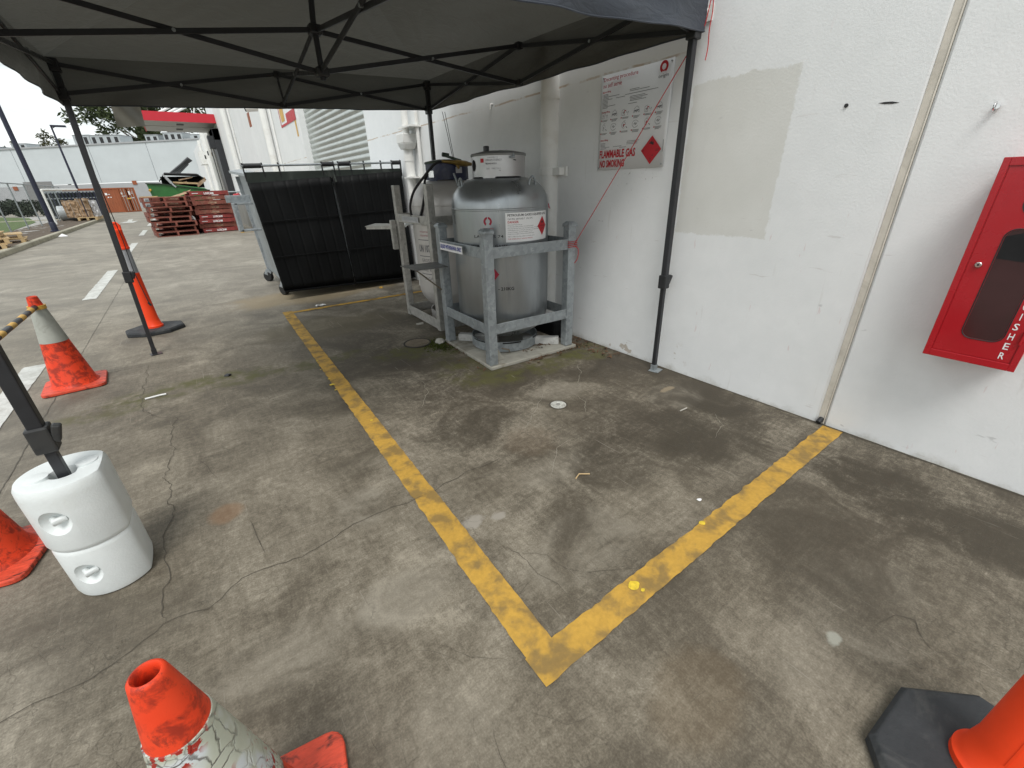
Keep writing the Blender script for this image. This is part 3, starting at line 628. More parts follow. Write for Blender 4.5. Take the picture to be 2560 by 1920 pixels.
m_ = M(); m_.tube([(1.9, 32.4, 4.82), (2.2, 32.4, 5.76), (2.6, 32.4, 4.85)], .05, 10); obj('strut', m_, M_pvc, t)

# ------------------------------------------------------------------ far warehouse
A = V((3.2, 58, 0)); B = V((-22, 74, 0)); FD = (B - A); FL = FD.length; FD.normalize(); FN = V((FD.y, -FD.x, 0)) * 1
if FN.y > 0: FN = -FN
def fw_(u, z, o=0): p = A + FD * u + FN * o; return V((p.x, p.y, z))
zt = lambda u: 6.15 - .028 * u
fb = thing('far_warehouse', 'long white warehouse with a grey lower band across the far end of the yard', 'building', (-6, 62, 0))
def wseg(m, u0, u1, z0a, z0b, z1a, z1b, o=0, th=.3):
    vs = [fw_(u0, z0a, o), fw_(u1, z0b, o), fw_(u1, z1b, o), fw_(u0, z1a, o)]; m.slab(*vs, -FN * th)
for u0, u1 in ((-14, 5.0), (5.04, 10.6), (10.64, 18), (18.04, FL)):
    m_ = M(); wseg(m_, u0, u1, 2.62 - .012 * u0, 2.62 - .012 * u1, zt(u0), zt(u1)); obj('wall_panel', m_, M_wallcool, fb, 0)
m_ = M(); wseg(m_, -14, FL, 0, 0, 2.62, 2.62 - .012 * FL, 0); obj('grey_band', m_, M_wallgrey, fb, 0)
m_ = M(); wseg(m_, -14, FL, zt(-14), zt(FL), zt(-14) + .12, zt(FL) + .12, .08, .6); obj('parapet_cap', m_, M_wallgrey, fb, 0)
m_ = M(); m_.poly([fw_(-14, zt(-14) - .3, -.6), fw_(FL, zt(FL) - .3, -.6), fw_(FL, zt(FL) - .3, -30), fw_(-14, zt(-14) - .3, -30)]); obj('roof', m_, M_hv, fb, 0)
m_ = M(); wseg(m_, 15.5, 18.25, 0, 0, 2.75, 2.75, .03, .1); obj('roller_door', m_, M_doorgrey, fb, 0)
for u, z, lab in ((7.2, 2.25, 'small square orange sign on the far warehouse wall beside the green bin'), (19.0, 2.0, 'small square orange sign on the far warehouse wall left of its grey door')):
    m_ = M(); wseg(m_, u, u + .42, z, z, z + .36, z + .36, .06, .04); obj('orange_sign', m_, M_cont, smooth=0, label=lab, cat='sign')
for u, w_, d_, h_, z_, lab in ((20.5, 1.8, 1.6, .55, .0, 'low pale rooftop unit at the far left of the distant roof'), (17.6, 1.5, 1.5, .7, .0, 'boxy white rooftop unit with one dark vent, behind the lamp post'), (11.2, 1.6, 1.6, 1.15, 0, 'tall grey rooftop unit left of the canopy leg'), (8.2, 2.9, 1.8, 1.0, 0, 'long grey rooftop plant unit with ribbed side, the largest on the roof'), (4.55, 1.3, 1.4, .85, 0, 'white rooftop condenser with three dark slots under the awning'), (2.1, 1.9, 1.5, .95, 0, 'silver rooftop unit close to the awning edge'), (.3, 1.1, 1.3, .7, 0, 'small rooftop vent unit at the right end of the distant roof')):
    c_ = A + FD * (u + w_ / 2) - FN * 2.2; zb = zt(u) - .1
    t = thing('rooftop_unit', lab, 'air conditioner', (c_.x, c_.y, zb), math.atan2(FD.y, FD.x), group='air conditioning units on the far roof', local=True)
    m_ = M(); m_.bb(-w_ / 2, w_ / 2, -d_ / 2, d_ / 2, 0, h_); obj('casing', m_, M_hv, t, 0, bevel=.03)
    m_ = M(); k_ = max(1, int(w_ / .6))
    for q in range(k_): x_ = -w_ / 2 + (q + .5) * w_ / k_; m_.bb(x_ - .16, x_ + .16, d_ / 2, d_ / 2 + .02, h_ * .2, h_ * .85)
    obj('vent', m_, M_ink, t, 0)
    m_ = M(); m_.bb(-w_ / 2 - .03, w_ / 2 + .03, -d_ / 2 - .03, d_ / 2 + .03, h_, h_ + .05); obj('lid', m_, M_wallgrey, t, 0)

# shipping container
t = thing('shipping_container', 'orange brown corrugated shipping container with white markings by the far wall', 'container', (-4.6, 51, 0))
P0 = V((-3.72, 49.6, 0)); sd_ = (V((-6.95, 51.2, 0)) - P0).normalized(); ed = V((.98, .35, 0)).normalized(); SL = 3.9; EL = 1.08; CH = 1.85
m_ = M(); nn = 76; vs = []
outn = V((sd_.y, -sd_.x, 0)); outn = outn if outn.y < 0 else -outn
for i in range(nn + 1):
    d_ = .012 if (i // 2) % 2 else -.012
    q = P0 + sd_ * (SL * i / nn) + outn * d_; vs += [q + V((0, 0, .12)), q + V((0, 0, CH - .07))]
m_.add(vs, [(2 * i, 2 * i + 1, 2 * i + 3, 2 * i + 2) for i in range(nn)])
q0 = P0 + sd_ * SL; m_.quad(q0, q0 + ed * EL, q0 + ed * EL + V((0, 0, CH)), q0 + V((0, 0, CH))); m_.quad(P0 + V((0, 0, CH)), P0 + ed * EL + V((0, 0, CH)), q0 + ed * EL + V((0, 0, CH)), q0 + V((0, 0, CH)))
q1 = P0 + ed * EL; m_.quad(q1, q1 + sd_ * SL, q1 + sd_ * SL + V((0, 0, CH)), q1 + V((0, 0, CH)))
obj('body', m_, M_cont, t, 20)
m_ = M()
for a_, b_ in ((P0, P0 + sd_ * SL), (P0, P0 + ed * EL)):
    for z_ in (.07, CH - .04): m_.bar(a_ + V((0, 0, z_)), b_ + V((0, 0, z_)), .07, .09)
for q in (P0, P0 + sd_ * SL, P0 + ed * EL): m_.bar(q + V((0, 0, 0)), q + V((0, 0, CH)), .08, .08)
obj('frame', m_, M_cont, t, 0)
dn = V((ed.y, -ed.x, 0)); dn = dn if dn.y < 0 else -dn
for i in range(2):
    m_ = M(); a_ = P0 + ed * (.06 + i * EL / 2); b_ = P0 + ed * (EL / 2 * (i + 1) - .03); m_.slab(a_ + V((0, 0, .12)), b_ + V((0, 0, .12)), b_ + V((0, 0, CH - .1)), a_ + V((0, 0, CH - .1)), dn * .03); dr = obj('door', m_, M_cont, t, 0)
    m_ = M()
    for k_ in (.3, .7): q = a_.lerp(b_, k_) + dn * .05; m_.tube([q + V((0, 0, .1)), q + V((0, 0, CH - .08))], .018, 8)
    obj('lock_bar', m_, M_galv2, dr)
m_ = M(); sf_ = lambda u, v: P0 + sd_ * u + outn * .02 + V((0, 0, v)); df_ = lambda u, v: P0 + ed * u + dn * .04 + V((0, 0, v))
rect(m_, sf_, .85, 1.32, 1.02, 1.48); rect(m_, sf_, .65, 1.36, .80, 1.40); rect(m_, sf_, .80, 1.12, .90, 1.20); rect(m_, sf_, .62, 1.12, .70, 1.20)
rect(m_, df_, .12, 1.35, .24, 1.50); rect(m_, df_, .12, 1.2, .42, 1.24); rect(m_, df_, .62, 1.30, .76, 1.58); rect(m_, df_, .82, 1.40, .95, 1.44); rect(m_, df_, .82, 1.5, .95, 1.53); rect(m_, df_, .64, 1.05, .9, 1.1)
obj('white_marking', m_, M_signwhite, t, 0)
m_ = M(); rect(m_, lambda u, v: P0 + ed * u + dn * .075 + V((0, 0, v)), .4, .98, .68, 1.08); obj('yellow_plate', m_, M_yellowtape, t, 0)

# ------------------------------------------------------------------ poles, fence, verge clutter
t = thing('lamp_post', 'tall navy light pole standing in the mulch bed, its top out of view', 'lamp post', (-4.08, 24.1, .1))
m_ = M(); m_.tube([(-4.08, 24.1, .1), (-4.08, 24.1, 7.5)], [.085, .06], 16); obj('pole', m_, M_pole, t)
m_ = M(); m_.lathe([(.15, .1), (.15, .14), (.10, .16), (.10, .42), (.088, .44)], (-4.08, 24.1, 0), 16); obj('base', m_, M_pole, t)
m_ = M(); m_.bb(-4.18, -3.3, 24.0, 24.2, 7.4, 7.5); obj('lamp_head', m_, M_pole, t, bevel=.02)
t = thing('lamp_post', 'far dark light pole with a flat shoebox head, behind the nearer pole', 'lamp post', (-7.0, 57, 0))
m_ = M(); m_.tube([(-7.0, 57, 0), (-7.0, 57, 6.85)], [.10, .065], 12); obj('pole', m_, M_pole, t)
m_ = M(); m_.bb(-7.05, -6.05, 56.8, 57.2, 6.72, 6.86); m_.bar((-7, 57, 6.6), (-6.7, 57, 6.78), .06, .06); obj('lamp_head', m_, M_pole, t, bevel=.02)

t = thing('chain_link_fence', 'galvanised chain link fence along the lawn behind the mulch bed', 'fence', (-5.6, 28, .1))
def fx(y): return -5.25 - .012 * max(0, y - 27.9) ** 1.4
ys = [7 + 2.45 * k for k in range(14)]
for y_ in ys:
    m_ = M(); m_.tube([(fx(y_), y_, .05), (fx(y_), y_, 1.85)], .024, 8); obj('post', m_, M_galv, t)
m_ = M(); m_.tube([(fx(y_), y_, 1.84) for y_ in ys], .022, 8); obj('top_rail', m_, M_galv, t)
m_ = M(); N_ = 430
for k in range(N_):
    y0_ = 7 + 32 * k / N_
    for sg_ in (1, -1):
        y1_ = y0_ + sg_ * 1.7
        if 7 <= y1_ <= 38.8:
            a_ = V((fx(y0_), y0_, .12)); b_ = V((fx(y1_), y1_, 1.82)); dd_ = (b_ - a_).normalized(); s_ = V((0, -dd_.z, dd_.y)) * .0016
            m_.quad(a_ - s_, b_ - s_, b_ + s_, a_ + s_)
obj('wire_mesh', m_, M_wire, t, 0)
t = thing('pipe_frame', 'white galvanised pipe gate frame at the end of the fence', 'gate', (-5.0, 30.6, .1))
m_ = M(); m_.tube([(-5.03, 30.6, .1), (-5.03, 30.6, 1.62)], .045, 10); obj('post', m_, M_pvc, t)
m_ = M(); m_.tube([(-4.15, 33.4, .1), (-4.15, 33.4, 1.62)], .025, 10); obj('post', m_, M_pole, t)
m_ = M(); m_.tube([(-5.03, 30.6, 1.62), (-4.15, 33.4, 1.62)], .045, 10); obj('rail', m_, M_pvc, t)
t = thing('slatted_cage', 'dark slatted steel cage standing behind the bales', 'cage', (-4.9, 38, 0))
for k in range(16):
    m_ = M(); m_.bar((-6.3 + .16 * k, 38.4, .1), (-6.3 + .16 * k, 38.4, 1.55), .06, .05); obj('slat', m_, M_pole, t, 0)
m_ = M(); m_.bb(-6.4, -3.85, 38.42, 38.5, 1.5, 1.6); m_.bb(-6.4, -3.85, 38.42, 38.5, .15, .25); m_.bb(-6.4, -3.85, 38.42, 38.5, 1.18, 1.24); obj('rail', m_, M_galv, t, 0)
m_ = M(); m_.bb(-6.4, -3.85, 38.56, 38.62, .05, 1.5); obj('back_panel', m_, M_cagedark, t, 0)
m_ = M(); vs = []
for k in range(33):
    a_ = 2 * math.pi * k / 32
    vs.append((a_,))
ribs = []
for k in range(25): ribs.append((.36 + (.018 if k % 2 else 0), k / 24 * .95))
m_.lathe(ribs, (0, 0, 0), 28); mt_ = Matrix.Rotation(R(90), 4, 'Y') @ Matrix.Identity(4); m_.v = [V((-5.4 + p.z, 34.6 + p.y, .36 + .12 + p.x)) for p in m_.v]
obj('silver_bale', m_, M_hv, smooth=50, label='silver ribbed roll of wrapped material beside the cardboard bales', cat='bale')
t = thing('flat_pallet', 'pale timber pallet under the cardboard bales on the kerb edge', 'pallet', (-4.3, 34.2, .1))
for k in range(5): m_ = M(); m_.bb(-4.55, -3.75, 33.0 + .55 * k, 33.45 + .55 * k, .24, .27); obj('deck_board', m_, M_timber, t, 0)
for x_ in (-4.5, -4.15, -3.8): m_ = M(); m_.bb(x_ - .05, x_ + .05, 33.0, 35.65, .12, .24); obj('bearer', m_, M_timber, t, 0)
for i, (x_, y_, w_, h_, lab) in enumerate(((-4.72, 34.1, .55, .85, 'left cardboard bale next to the silver roll'), (-4.18, 34.1, .50, .92, 'middle cardboard bale on the pale pallet'), (-3.8, 34.2, .24, .84, 'narrow right bale wrapped in pale plastic beside the canopy leg'))):
    t = thing('cardboard_bale', lab, 'bale', (x_, y_, .27), group='bales on the verge')
    m_ = M(); m_.grid(lambda u, v: V((x_ - w_ / 2 + w_ * u, y_ - .5 + .10 * mnoise.noise(V((u * 4, v * 6, i))), .27 + h_ * v + .05 * mnoise.noise(V((u * 4, v * 3, i + 5))))), 10, 10); m_.bb(x_ - w_ / 2 + .02, x_ + w_ / 2 - .02, y_ - .46, y_ + .4, .27, .25 + h_); obj('bale_block', m_, M_card if i < 2 else M_fade, t, 20)
    m_ = M()
    for k in range(2): m_.bb(x_ - w_ / 2 + .12 + .2 * k, x_ - w_ / 2 + .127 + .2 * k, y_ - .57, y_ - .55, .30, .25 + h_)
    obj('strap', m_, M_fade, t, 0)
def crate_pallet(lab, x, y, z, rz):
    t = thing('timber_pallet', lab, 'pallet', (x, y, z), rz, 'raw timber pallets on the verge', True)
    for k in range(7): m_ = M(); m_.bb(-.6, .6, -.5 + k * .15, -.39 + k * .15, .11, .132); obj('deck_board', m_, M_timber, t, 0)
    for q in (-.52, 0, .52): 
        m_ = M(); m_.bb(q - .045, q + .045, -.5, .5, .022, .11); obj('bearer', m_, M_timber, t, 0)
    m_ = M(); m_.bb(-.6, .6, -.5, -.4, 0, .02); m_.bb(-.6, .6, .4, .5, 0, .02); obj('bottom_board', m_, M_timber, t, 0)
crate_pallet('raw pine pallet, bottom of the verge stack at the left edge', -4.55, 17.3, .10, .2); crate_pallet('raw pine pallet, middle of the verge stack at the left edge', -4.5, 17.4, .235, .25); crate_pallet('raw pine pallet, top of the verge stack beside the green box', -4.6, 17.5, .37, .1)
crate_pallet('raw pine pallet lying apart, nearer the light pole', -4.55, 19.3, .10, .15); crate_pallet('second raw pine pallet on the one nearer the light pole', -4.6, 19.25, .235, .22)
t = thing('green_box', 'dark green plastic box on the verge pallets at the left edge', 'box', (-5.1, 17.9, .505))
m_ = M(); m_.bb(-5.5, -4.85, 17.4, 18.3, .505, .88); obj('box_body', m_, M_greenlid, t, bevel=.02); m_ = M(); m_.bb(-5.54, -4.81, 17.36, 18.34, .88, .93); obj('lid', m_, M_green, t, bevel=.01)
for x_, y_, s_, lab in ((-3.72, 13.8, .16, 'crushed pale carton lying against the kerb'), (-3.68, 22.5, .13, 'white paper litter in the gutter near the light pole')):
    m_ = M(); m_.add([(x_ - s_, y_ - s_, .01), (x_ + s_, y_ - s_ * .6, .01), (x_ + s_ * .8, y_ + s_, .02), (x_ - s_ * .7, y_ + s_ * .8, .01), (x_, y_, s_ * .8)], [(0, 1, 4), (1, 2, 4), (2, 3, 4), (3, 0, 4)]); obj('litter', m_, M_label if y_ > 20 else M_timber, smooth=0, label=lab, cat='litter')
m_ = M(); m_.grid(lambda u, v: V((1.02 + .12 * u + .02 * mnoise.noise(V((u * 5, v * 5, 2))), 5.53 + .05 * v, .005 + .02 * abs(mnoise.noise(V((u * 6, v * 6, 9)))))), 8, 4); obj('litter', m_, M_label, smooth=0, label='scrap of white paper on the far yellow line', cat='litter')

for pts, w_, mt_, lab in (([(-.56, 3.645, .008), (-.48, 3.655, .008), (-.44, 3.652, .008)], .006, M_label, 'short white stick lying on the concrete right of the grey collared cone'), ([(1.19, 1.165, .006), (1.225, 1.178, .010), (1.27, 1.150, .006)], .0035, M_timber, 'pale broken twig on the concrete inside the yellow bay'), ([(2.16, 1.25, .006), (2.22, 1.245, .008)], .004, M_stone, 'pale sliver on the concrete by the wall inside the yellow bay')):
    m = M(); m.tube(pts, w_, 6); obj('twig' if 'twig' in lab else 'stick', m, mt_, label=lab, cat='stick')
for x, y_, r_, mt_, lab in ((-.05, 3.76, .022, M_black, 'small black rubber lump on the concrete left of the long yellow line'), (2.02, 6.02, .028, M_yellowtape, 'small yellow lump on the ground under the dumpster front'), (1.40, .63, .012, M_splash, 'yellow paint flake on the concrete right of the near yellow line'), (1.52, .72, .010, M_label, 'white paint flake on the concrete right of the near yellow line')):
    m = M(); m.lathe([(.0, 0), (r_, .0), (r_ * .9, r_ * .4), (r_ * .4, r_ * .6), (0, r_ * .6)], (x, y_, .003), 8, top=False, bot=False); m.v = [q + V((mnoise.noise(q * 60), mnoise.noise(q * 61 + V((3, 1, 2))), 0)) * r_ * .6 for q in m.v]; obj('paint_flake' if 'flake' in lab else 'lump', m, mt_, label=lab, cat='lump')
# foliage
def leaves(m, c, rad, k, s, seed, squash=.75):
    rr = random.Random(seed); c = V(c)
    for _ in range(k):
        d_ = V((rr.gauss(0, 1), rr.gauss(0, 1), rr.gauss(0, 1))).normalized() * (rr.random() ** .45) * rad; d_.z *= squash
        p = c + d_; a_ = V((rr.uniform(-1, 1), rr.uniform(-1, 1), rr.uniform(-1, .3))).normalized(); b_ = a_.cross(V((rr.uniform(-1, 1), rr.uniform(-1, 1), rr.uniform(-1, 1)))).normalized()
        l_ = s * rr.uniform(.7, 1.5); w_ = l_ * .34
        m.poly([p - a_ * l_, p + b_ * w_, p + a_ * l_, p - b_ * w_])
def tree(lab, x, y, h, clumps, leafm, ls, seed, kleaf=170, cat='tree', name='gum_tree', group=None):
    t = thing(name, lab, cat, (x, y, 0), group=group); rr = random.Random(seed)
    tr = M(); tr.tube([(x, y, 0), (x + .1, y, h * .3), (x - .1, y + .1, h * .55), (x + .1, y, h * .8)], [h * .028, h * .022, h * .016, h * .006], 10)
    lv = M()
    for cx, cy, cz, cr in clumps:
        tr.tube([(x, y, h * .3 + .25 * (cz - h * .3)), (x + .5 * (cx - x), y + .5 * (cy - y), .55 * cz + .18 * h), (cx, cy, cz)], [h * .012, h * .007, h * .002], 6)
        for q in range(6):
            leaves(lv, (cx + rr.gauss(0, cr * .45), cy + rr.gauss(0, cr * .45), cz + rr.gauss(0, cr * .35)), cr * .5, kleaf // 6, ls, rr.random())
    obj('trunk', tr, M_bark, t); obj('crown', lv, leafm, t, 0)
tree('tall dark gum tree rising behind the far warehouse and awning', -.8, 84, 15, [(-6.2, 84, 11.6, 2.6), (-4.0, 83, 10.2, 2.4), (-2.5, 84, 12.4, 3), (.2, 84, 11.4, 3), (2.5, 83, 12.6, 3), (4.6, 85, 11.2, 2.6), (-.6, 83, 8.6, 1.9), (-1.9, 84, 7.8, 1.2), (6.2, 84, 13, 3), (.5, 84, 14.2, 3), (-4.8, 85, 13.5, 2.6), (3.5, 85, 9.0, 1.8)], M_leaf, .30, 3, 560)
tree('small sparse tree above the distant roof, right of the far pole', -11.5, 88, 8.6, [(-11.5, 88, 7.4, .9), (-12.3, 88, 7.9, .8), (-10.6, 88, 8.0, .8), (-11.8, 88, 8.6, .7), (-10.0, 88, 7.2, .7)], M_leaf2, .15, 5, 170)
tree('small olive tree above the distant roof, left of the far pole', -15.4, 90, 7.2, [(-15.4, 90, 6.5, .8), (-16.1, 90, 6.9, .7), (-14.7, 90, 6.8, .7), (-15.2, 90, 7.3, .6)], M_leaf2, .15, 6, 150)
for i, (x, y, r_, h_) in enumerate(((-7.8, 47.5, 1.0, .95), (-9.6, 48, 1.1, 1.1), (-11.5, 48.5, 1.2, 1.15), (-13.4, 49, 1.2, 1.05), (-15.5, 49.5, 1.3, 1.2), (-18, 50, 1.4, 1.25))):
    t = thing('hedge_shrub', ('dark clipped shrub in the hedge beyond the lawn, %s from the gate end' % ('first', 'second', 'third', 'fourth', 'fifth', 'sixth')[i]), 'shrub', (x, y, 0), group='shrubs in the hedge beyond the lawn')
    lv = M()
    for q in range(7): leaves(lv, (x + random.gauss(0, r_ * .4), y + random.gauss(0, .35), h_ * .5 + random.gauss(0, h_ * .12)), r_ * .62, 380, .12, i * 9 + q, .6)
    obj('foliage', lv, M_hedge, t, 0); tr = M(); tr.tube([(x, y, 0), (x, y, h_ * .6)], .06, 6); obj('stem', tr, M_bark, t)

# ------------------------------------------------------------------ pallet stacks
def make_pallet(lab, group, mat):
    t = thing('red_pallet', lab, 'pallet', (0, 0, 0), 0, group, True)
    for q in range(7): m = M(); m.bb(-.583, .583, -.583 + q * .169, -.431 + q * .169, .126, .150); obj('deck_board', m, mat, t, 0)
    for q in (-.555, 0, .555):
        m = M(); m.bb(q - .028, q + .028, -.583, .583, .022, .126); obj('bearer', m, mat, t, 0)
    for q in (-.533, 0, .533): m = M(); m.bb(-.583, .583, q - .05, q + .05, .0, .022); obj('bottom_board', m, mat, t, 0)
    return t
ORD = ['bottom', 'second from bottom', 'third from bottom', 'fourth from bottom', 'fifth from bottom', 'sixth from bottom', 'seventh from bottom', 'eighth from bottom', 'topmost']
pa = make_pallet('x', 'red pallets in the left stack', M_palletd); pb = make_pallet('x', 'red pallets in the right stack', M_pallet); pc = make_pallet('x', 'red pallets in the right stack', M_palletd)
m = M(); lf = lambda u, v: V((-.5835, .583 - u, v)); write(m, 'LOSCAM', lf, .42, .040, .29, .068, bold=.04); obj('lettering', m, M_signwhite, pb, 0); m = M(); rect(m, lf, .07, .072, .25, .088); obj('small_print', m, M_signwhite, pb, 0)
m = M(); write(m, 'LOSCAM', lf, .46, .045, .26, .055, bold=.02); obj('lettering', m, M_card, pc, 0)
used = set()
for i in range(8):
    o = pa if i == 0 else copy_tree(pa)
    o['label'] = 'red pallet showing open fork slots, ' + (ORD[i] if i < 7 else ORD[8]) + ' in the left stack'
    o.location = (-.355 + (.02, -.0, .05, -.05, -.03, .04, -.02, -.04)[i], 19.38 + (.0, .05, -.03, .02, .06, 0, -.02, .03)[i], .151 * i); o.rotation_euler = (0, 0, R((6, 5, 7, 5, 8, 6, 4, 6)[i]))
for i in range(9):
    src = pb if i in (0, 2, 3, 8) else pc
    o = copy_tree(src) if src in used else src; used.add(src)
    o['label'] = 'red pallet with its long side forward, ' + ORD[i] + ' in the right stack'
    o.location = (.93 + (.03, -.02, .0, .02, -.02, .0, -.04, -.02, -.03)[i], 19.95 + (.0, .04, -.02, .03, .0, .05, -.03, .02, .0)[i], .151 * i); o.rotation_euler = (0, 0, R(90 + (8, 6, 7, 9, 6, 7, 8, 6, 7)[i]))
for i in range(8):
    o = copy_tree(pc); o['label'] = 'red pallet mostly hidden behind the left stack, ' + (ORD[i] if i < 7 else ORD[8]) + ' of the rear stack'; o['group'] = 'red pallets in the rear stack'
    o.location = (-.20 + .02 * (i % 3), 20.75 + .03 * (i % 2), .151 * i); o.rotation_euler = (0, 0, R(90 + 6 + i % 3))
m = M(); m.slab((-.95, 18.85, 1.212), (-.5, 18.9, 1.212), (-.48, 19.1, 1.212), (-.93, 19.1, 1.212), (0, 0, .03)); obj('loose_board', m, M_timber, smooth=0, label='short pale timber offcut on top of the left red pallet stack', cat='timber')
m = M(); m.bb(-.02, .5, 18.93, 18.99, .62, .66); m.v = [p + V((0, 0, .05 * p.x)) for p in m.v]; m.v = [V((p.x - .62, p.y - .12, p.z)) for p in m.v]
t = thing('white_bag', 'scrap of white plastic caught between the two red pallet stacks', 'litter', (.27, 19.3, .45))
m = M(); m.add([(.22, 19.28, .40), (.34, 19.22, .42), (.33, 19.3, .54), (.26, 19.3, .62), (.20, 19.26, .50), (.29, 19.16, .5)], [(0, 1, 5), (1, 2, 5), (2, 3, 5), (3, 4, 5), (4, 0, 5)]); obj('plastic_film', m, M_label, t, 0)
for i, (x, z, mt_) in enumerate(((-.80, .93, M_hv), (-.79, 1.08, M_hv), (-.80, .78, M_fade), (-.80, .63, M_fade), (-.80, .03, M_fade))):
    m = M(); m.bb(x - .045, x + .045, 18.86, 18.95, z, z + .07); obj('block_wrap', m, mt_, smooth=0, label='pale plastic wrap in the left pallet stack, %s' % ('second slot from the top', 'top slot', 'third slot from the top', 'fourth slot from the top', 'bottom slot')[i], cat='wrap', group='plastic wraps in the pallet slots')

# ------------------------------------------------------------------ green skip bin with raised lids
t = thing('green_bin', 'green steel waste bin overfull with cardboard behind the pallet stacks', 'waste bin', (.2, 22.8, 0))
body = [(-.77, 1.66), (-.36, 1.645), (.3, 1.58), (1.0, 1.47), (1.18, 1.36), (1.1, .1), (-.6, .1)]
m = M(); N_ = len(body); vs = [V((a, 22.0, b)) for a, b in body] + [V((a, 23.5, b)) for a, b in body]
m.add(vs, [tuple(range(N_)), tuple(range(N_, 2 * N_))[::-1]] + [(i, N_ + i, N_ + (i + 1) % N_, (i + 1) % N_) for i in range(N_)]); bd = obj('bin_body', m, M_green, t, 0, bevel=.02)
m = M(); m.bar((-.79, 21.98, 1.66), (-.35, 21.98, 1.645), .06, .04); m.bar((-.35, 21.98, 1.645), (1.16, 21.98, 1.39), .05, .03); obj('rim', m, M_greenlid, bd, 0)
m = M(); m.slab((-.14, 22.0, 1.93), (.95, 22.0, 1.88), (.95, 23.3, 1.95), (-.14, 23.3, 2.0), (0, 0, .07)); m.slab((.95, 22, 1.88), (1.14, 22, 1.74), (1.14, 23.3, 1.80), (.95, 23.3, 1.95), (0, 0, .05)); m.slab((-.14, 22.05, 1.95), (-.36, 22.1, 1.70), (-.36, 23.3, 1.75), (-.14, 23.3, 2.0), (0, .0, .05)); obj('front_lid', m, M_lid, t, 0, bevel=.02)
m = M()
for k in range(4):
    o0 = .075 * k; m.bar((.02 + o0, 22.9, 2.0), (.52 + o0 * .7, 22.9 + .1 * k, 2.36), .3, .055); m.bar((.52 + o0 * .7, 22.9 + .1 * k, 2.36), (.80 + o0 * .5, 22.9 + .1 * k, 2.58 - o0 * .35), .3, .055)
obj('raised_lid', m, M_binlid, t, 0, bevel=.015)
m = M(); m.bar((-.19, 21.94, 1.97), (.04, 21.94, 1.60), .05, .05); m.bar((-.12, 21.94, 1.86), (.0, 21.94, 1.66), .02, .09); m.bar((.02, 21.93, 1.62), (.10, 21.93, 1.52), .05, .05); obj('lid_stay', m, M_hv, t, 0)
m = M(); m.tube([(-.70, 21.95, 1.45), (-.74, 21.9, 1.42)], .04, 8); obj('lug', m, M_yellowtape, bd)
m = M(); m.bb(-.3, 1.05, 22.6, 22.7, 1.5, 1.9); obj('gap_shade', m, M_dark, t, 0)  # black slab stands in for the shade in the gap under the lid
for i, (a, b, c_, lab) in enumerate((((.05, 22.02, 1.66), (.95, 22.5, 1.60), .05, 'flattened cardboard box lying flat across the green bin'), ((.25, 22.05, 1.74), (.72, 22.5, 1.84), .04, 'folded cardboard sheet tilted under the black bin lid'), ((.80, 22.0, 1.50), (1.12, 22.5, 1.72), .12, 'torn cardboard carton at the right end of the green bin'), ((.1, 22.1, 1.58), (.5, 22.4, 1.66), .06, 'brown cardboard scrap low in the green bin opening'))):
    m = M(); a = V(a); b = V(b); m.slab(a, V((b.x, a.y, b.z)), V((b.x, b.y, b.z + .03)), V((a.x, b.y, a.z + .03)), (0, 0, c_)); obj('cardboard', m, (M_timber if i in (0,) else M_card), smooth=0, label=lab, cat='cardboard')
m = M(); m.add([(-.15, 19.9, 1.21), (.15, 19.85, 1.26), (.50, 19.9, 1.42), (.28, 19.95, 1.34), (.35, 19.8, 1.30), (.1, 19.8, 1.22)], [(0, 1, 3), (1, 2, 3), (1, 4, 2), (0, 5, 4, 1)])
obj('cardboard', m, [M_card], smooth=0, label='curled cardboard flap sticking up between the pallet stacks', cat='cardboard')
t = thing('hand_rail', 'galvanised pipe rail beside the right pallet stack at the dock steps', 'railing', (1.7, 20.6, 0))
m = M(); m.tube([(1.5, 20.4, 1.30), (2.6, 20.4, 1.30)], .028, 10); obj('top_rail', m, M_galv, t)
m = M(); m.tube([(1.52, 20.4, 1.22), (1.68, 20.4, 1.10), (1.72, 20.4, .0)], .028, 10); obj('post', m, M_galv, t)
m = M(); m.tube([(1.80, 20.9, 1.15), (1.80, 20.9, .0)], .028, 10); obj('post', m, M_yellowtape, t)
t = thing('fire_hose_valve', 'small red and white hydrant valve near the dock post', 'valve', (2.2, 24, 0))
m = M(); m.tube([(2.2, 24, 0), (2.2, 24, 1.0)], .05, 10); obj('riser', m, M_galv, t); m = M(); m.tube([(2.12, 24, 1.08), (2.32, 23.9, 1.12)], .14, 12); obj('valve_body', m, M_red, t); m = M(); m.tube([(2.06, 23.86, 1.06), (2.14, 23.86, 1.06)], .09, 10); obj('cap', m, M_label, t)

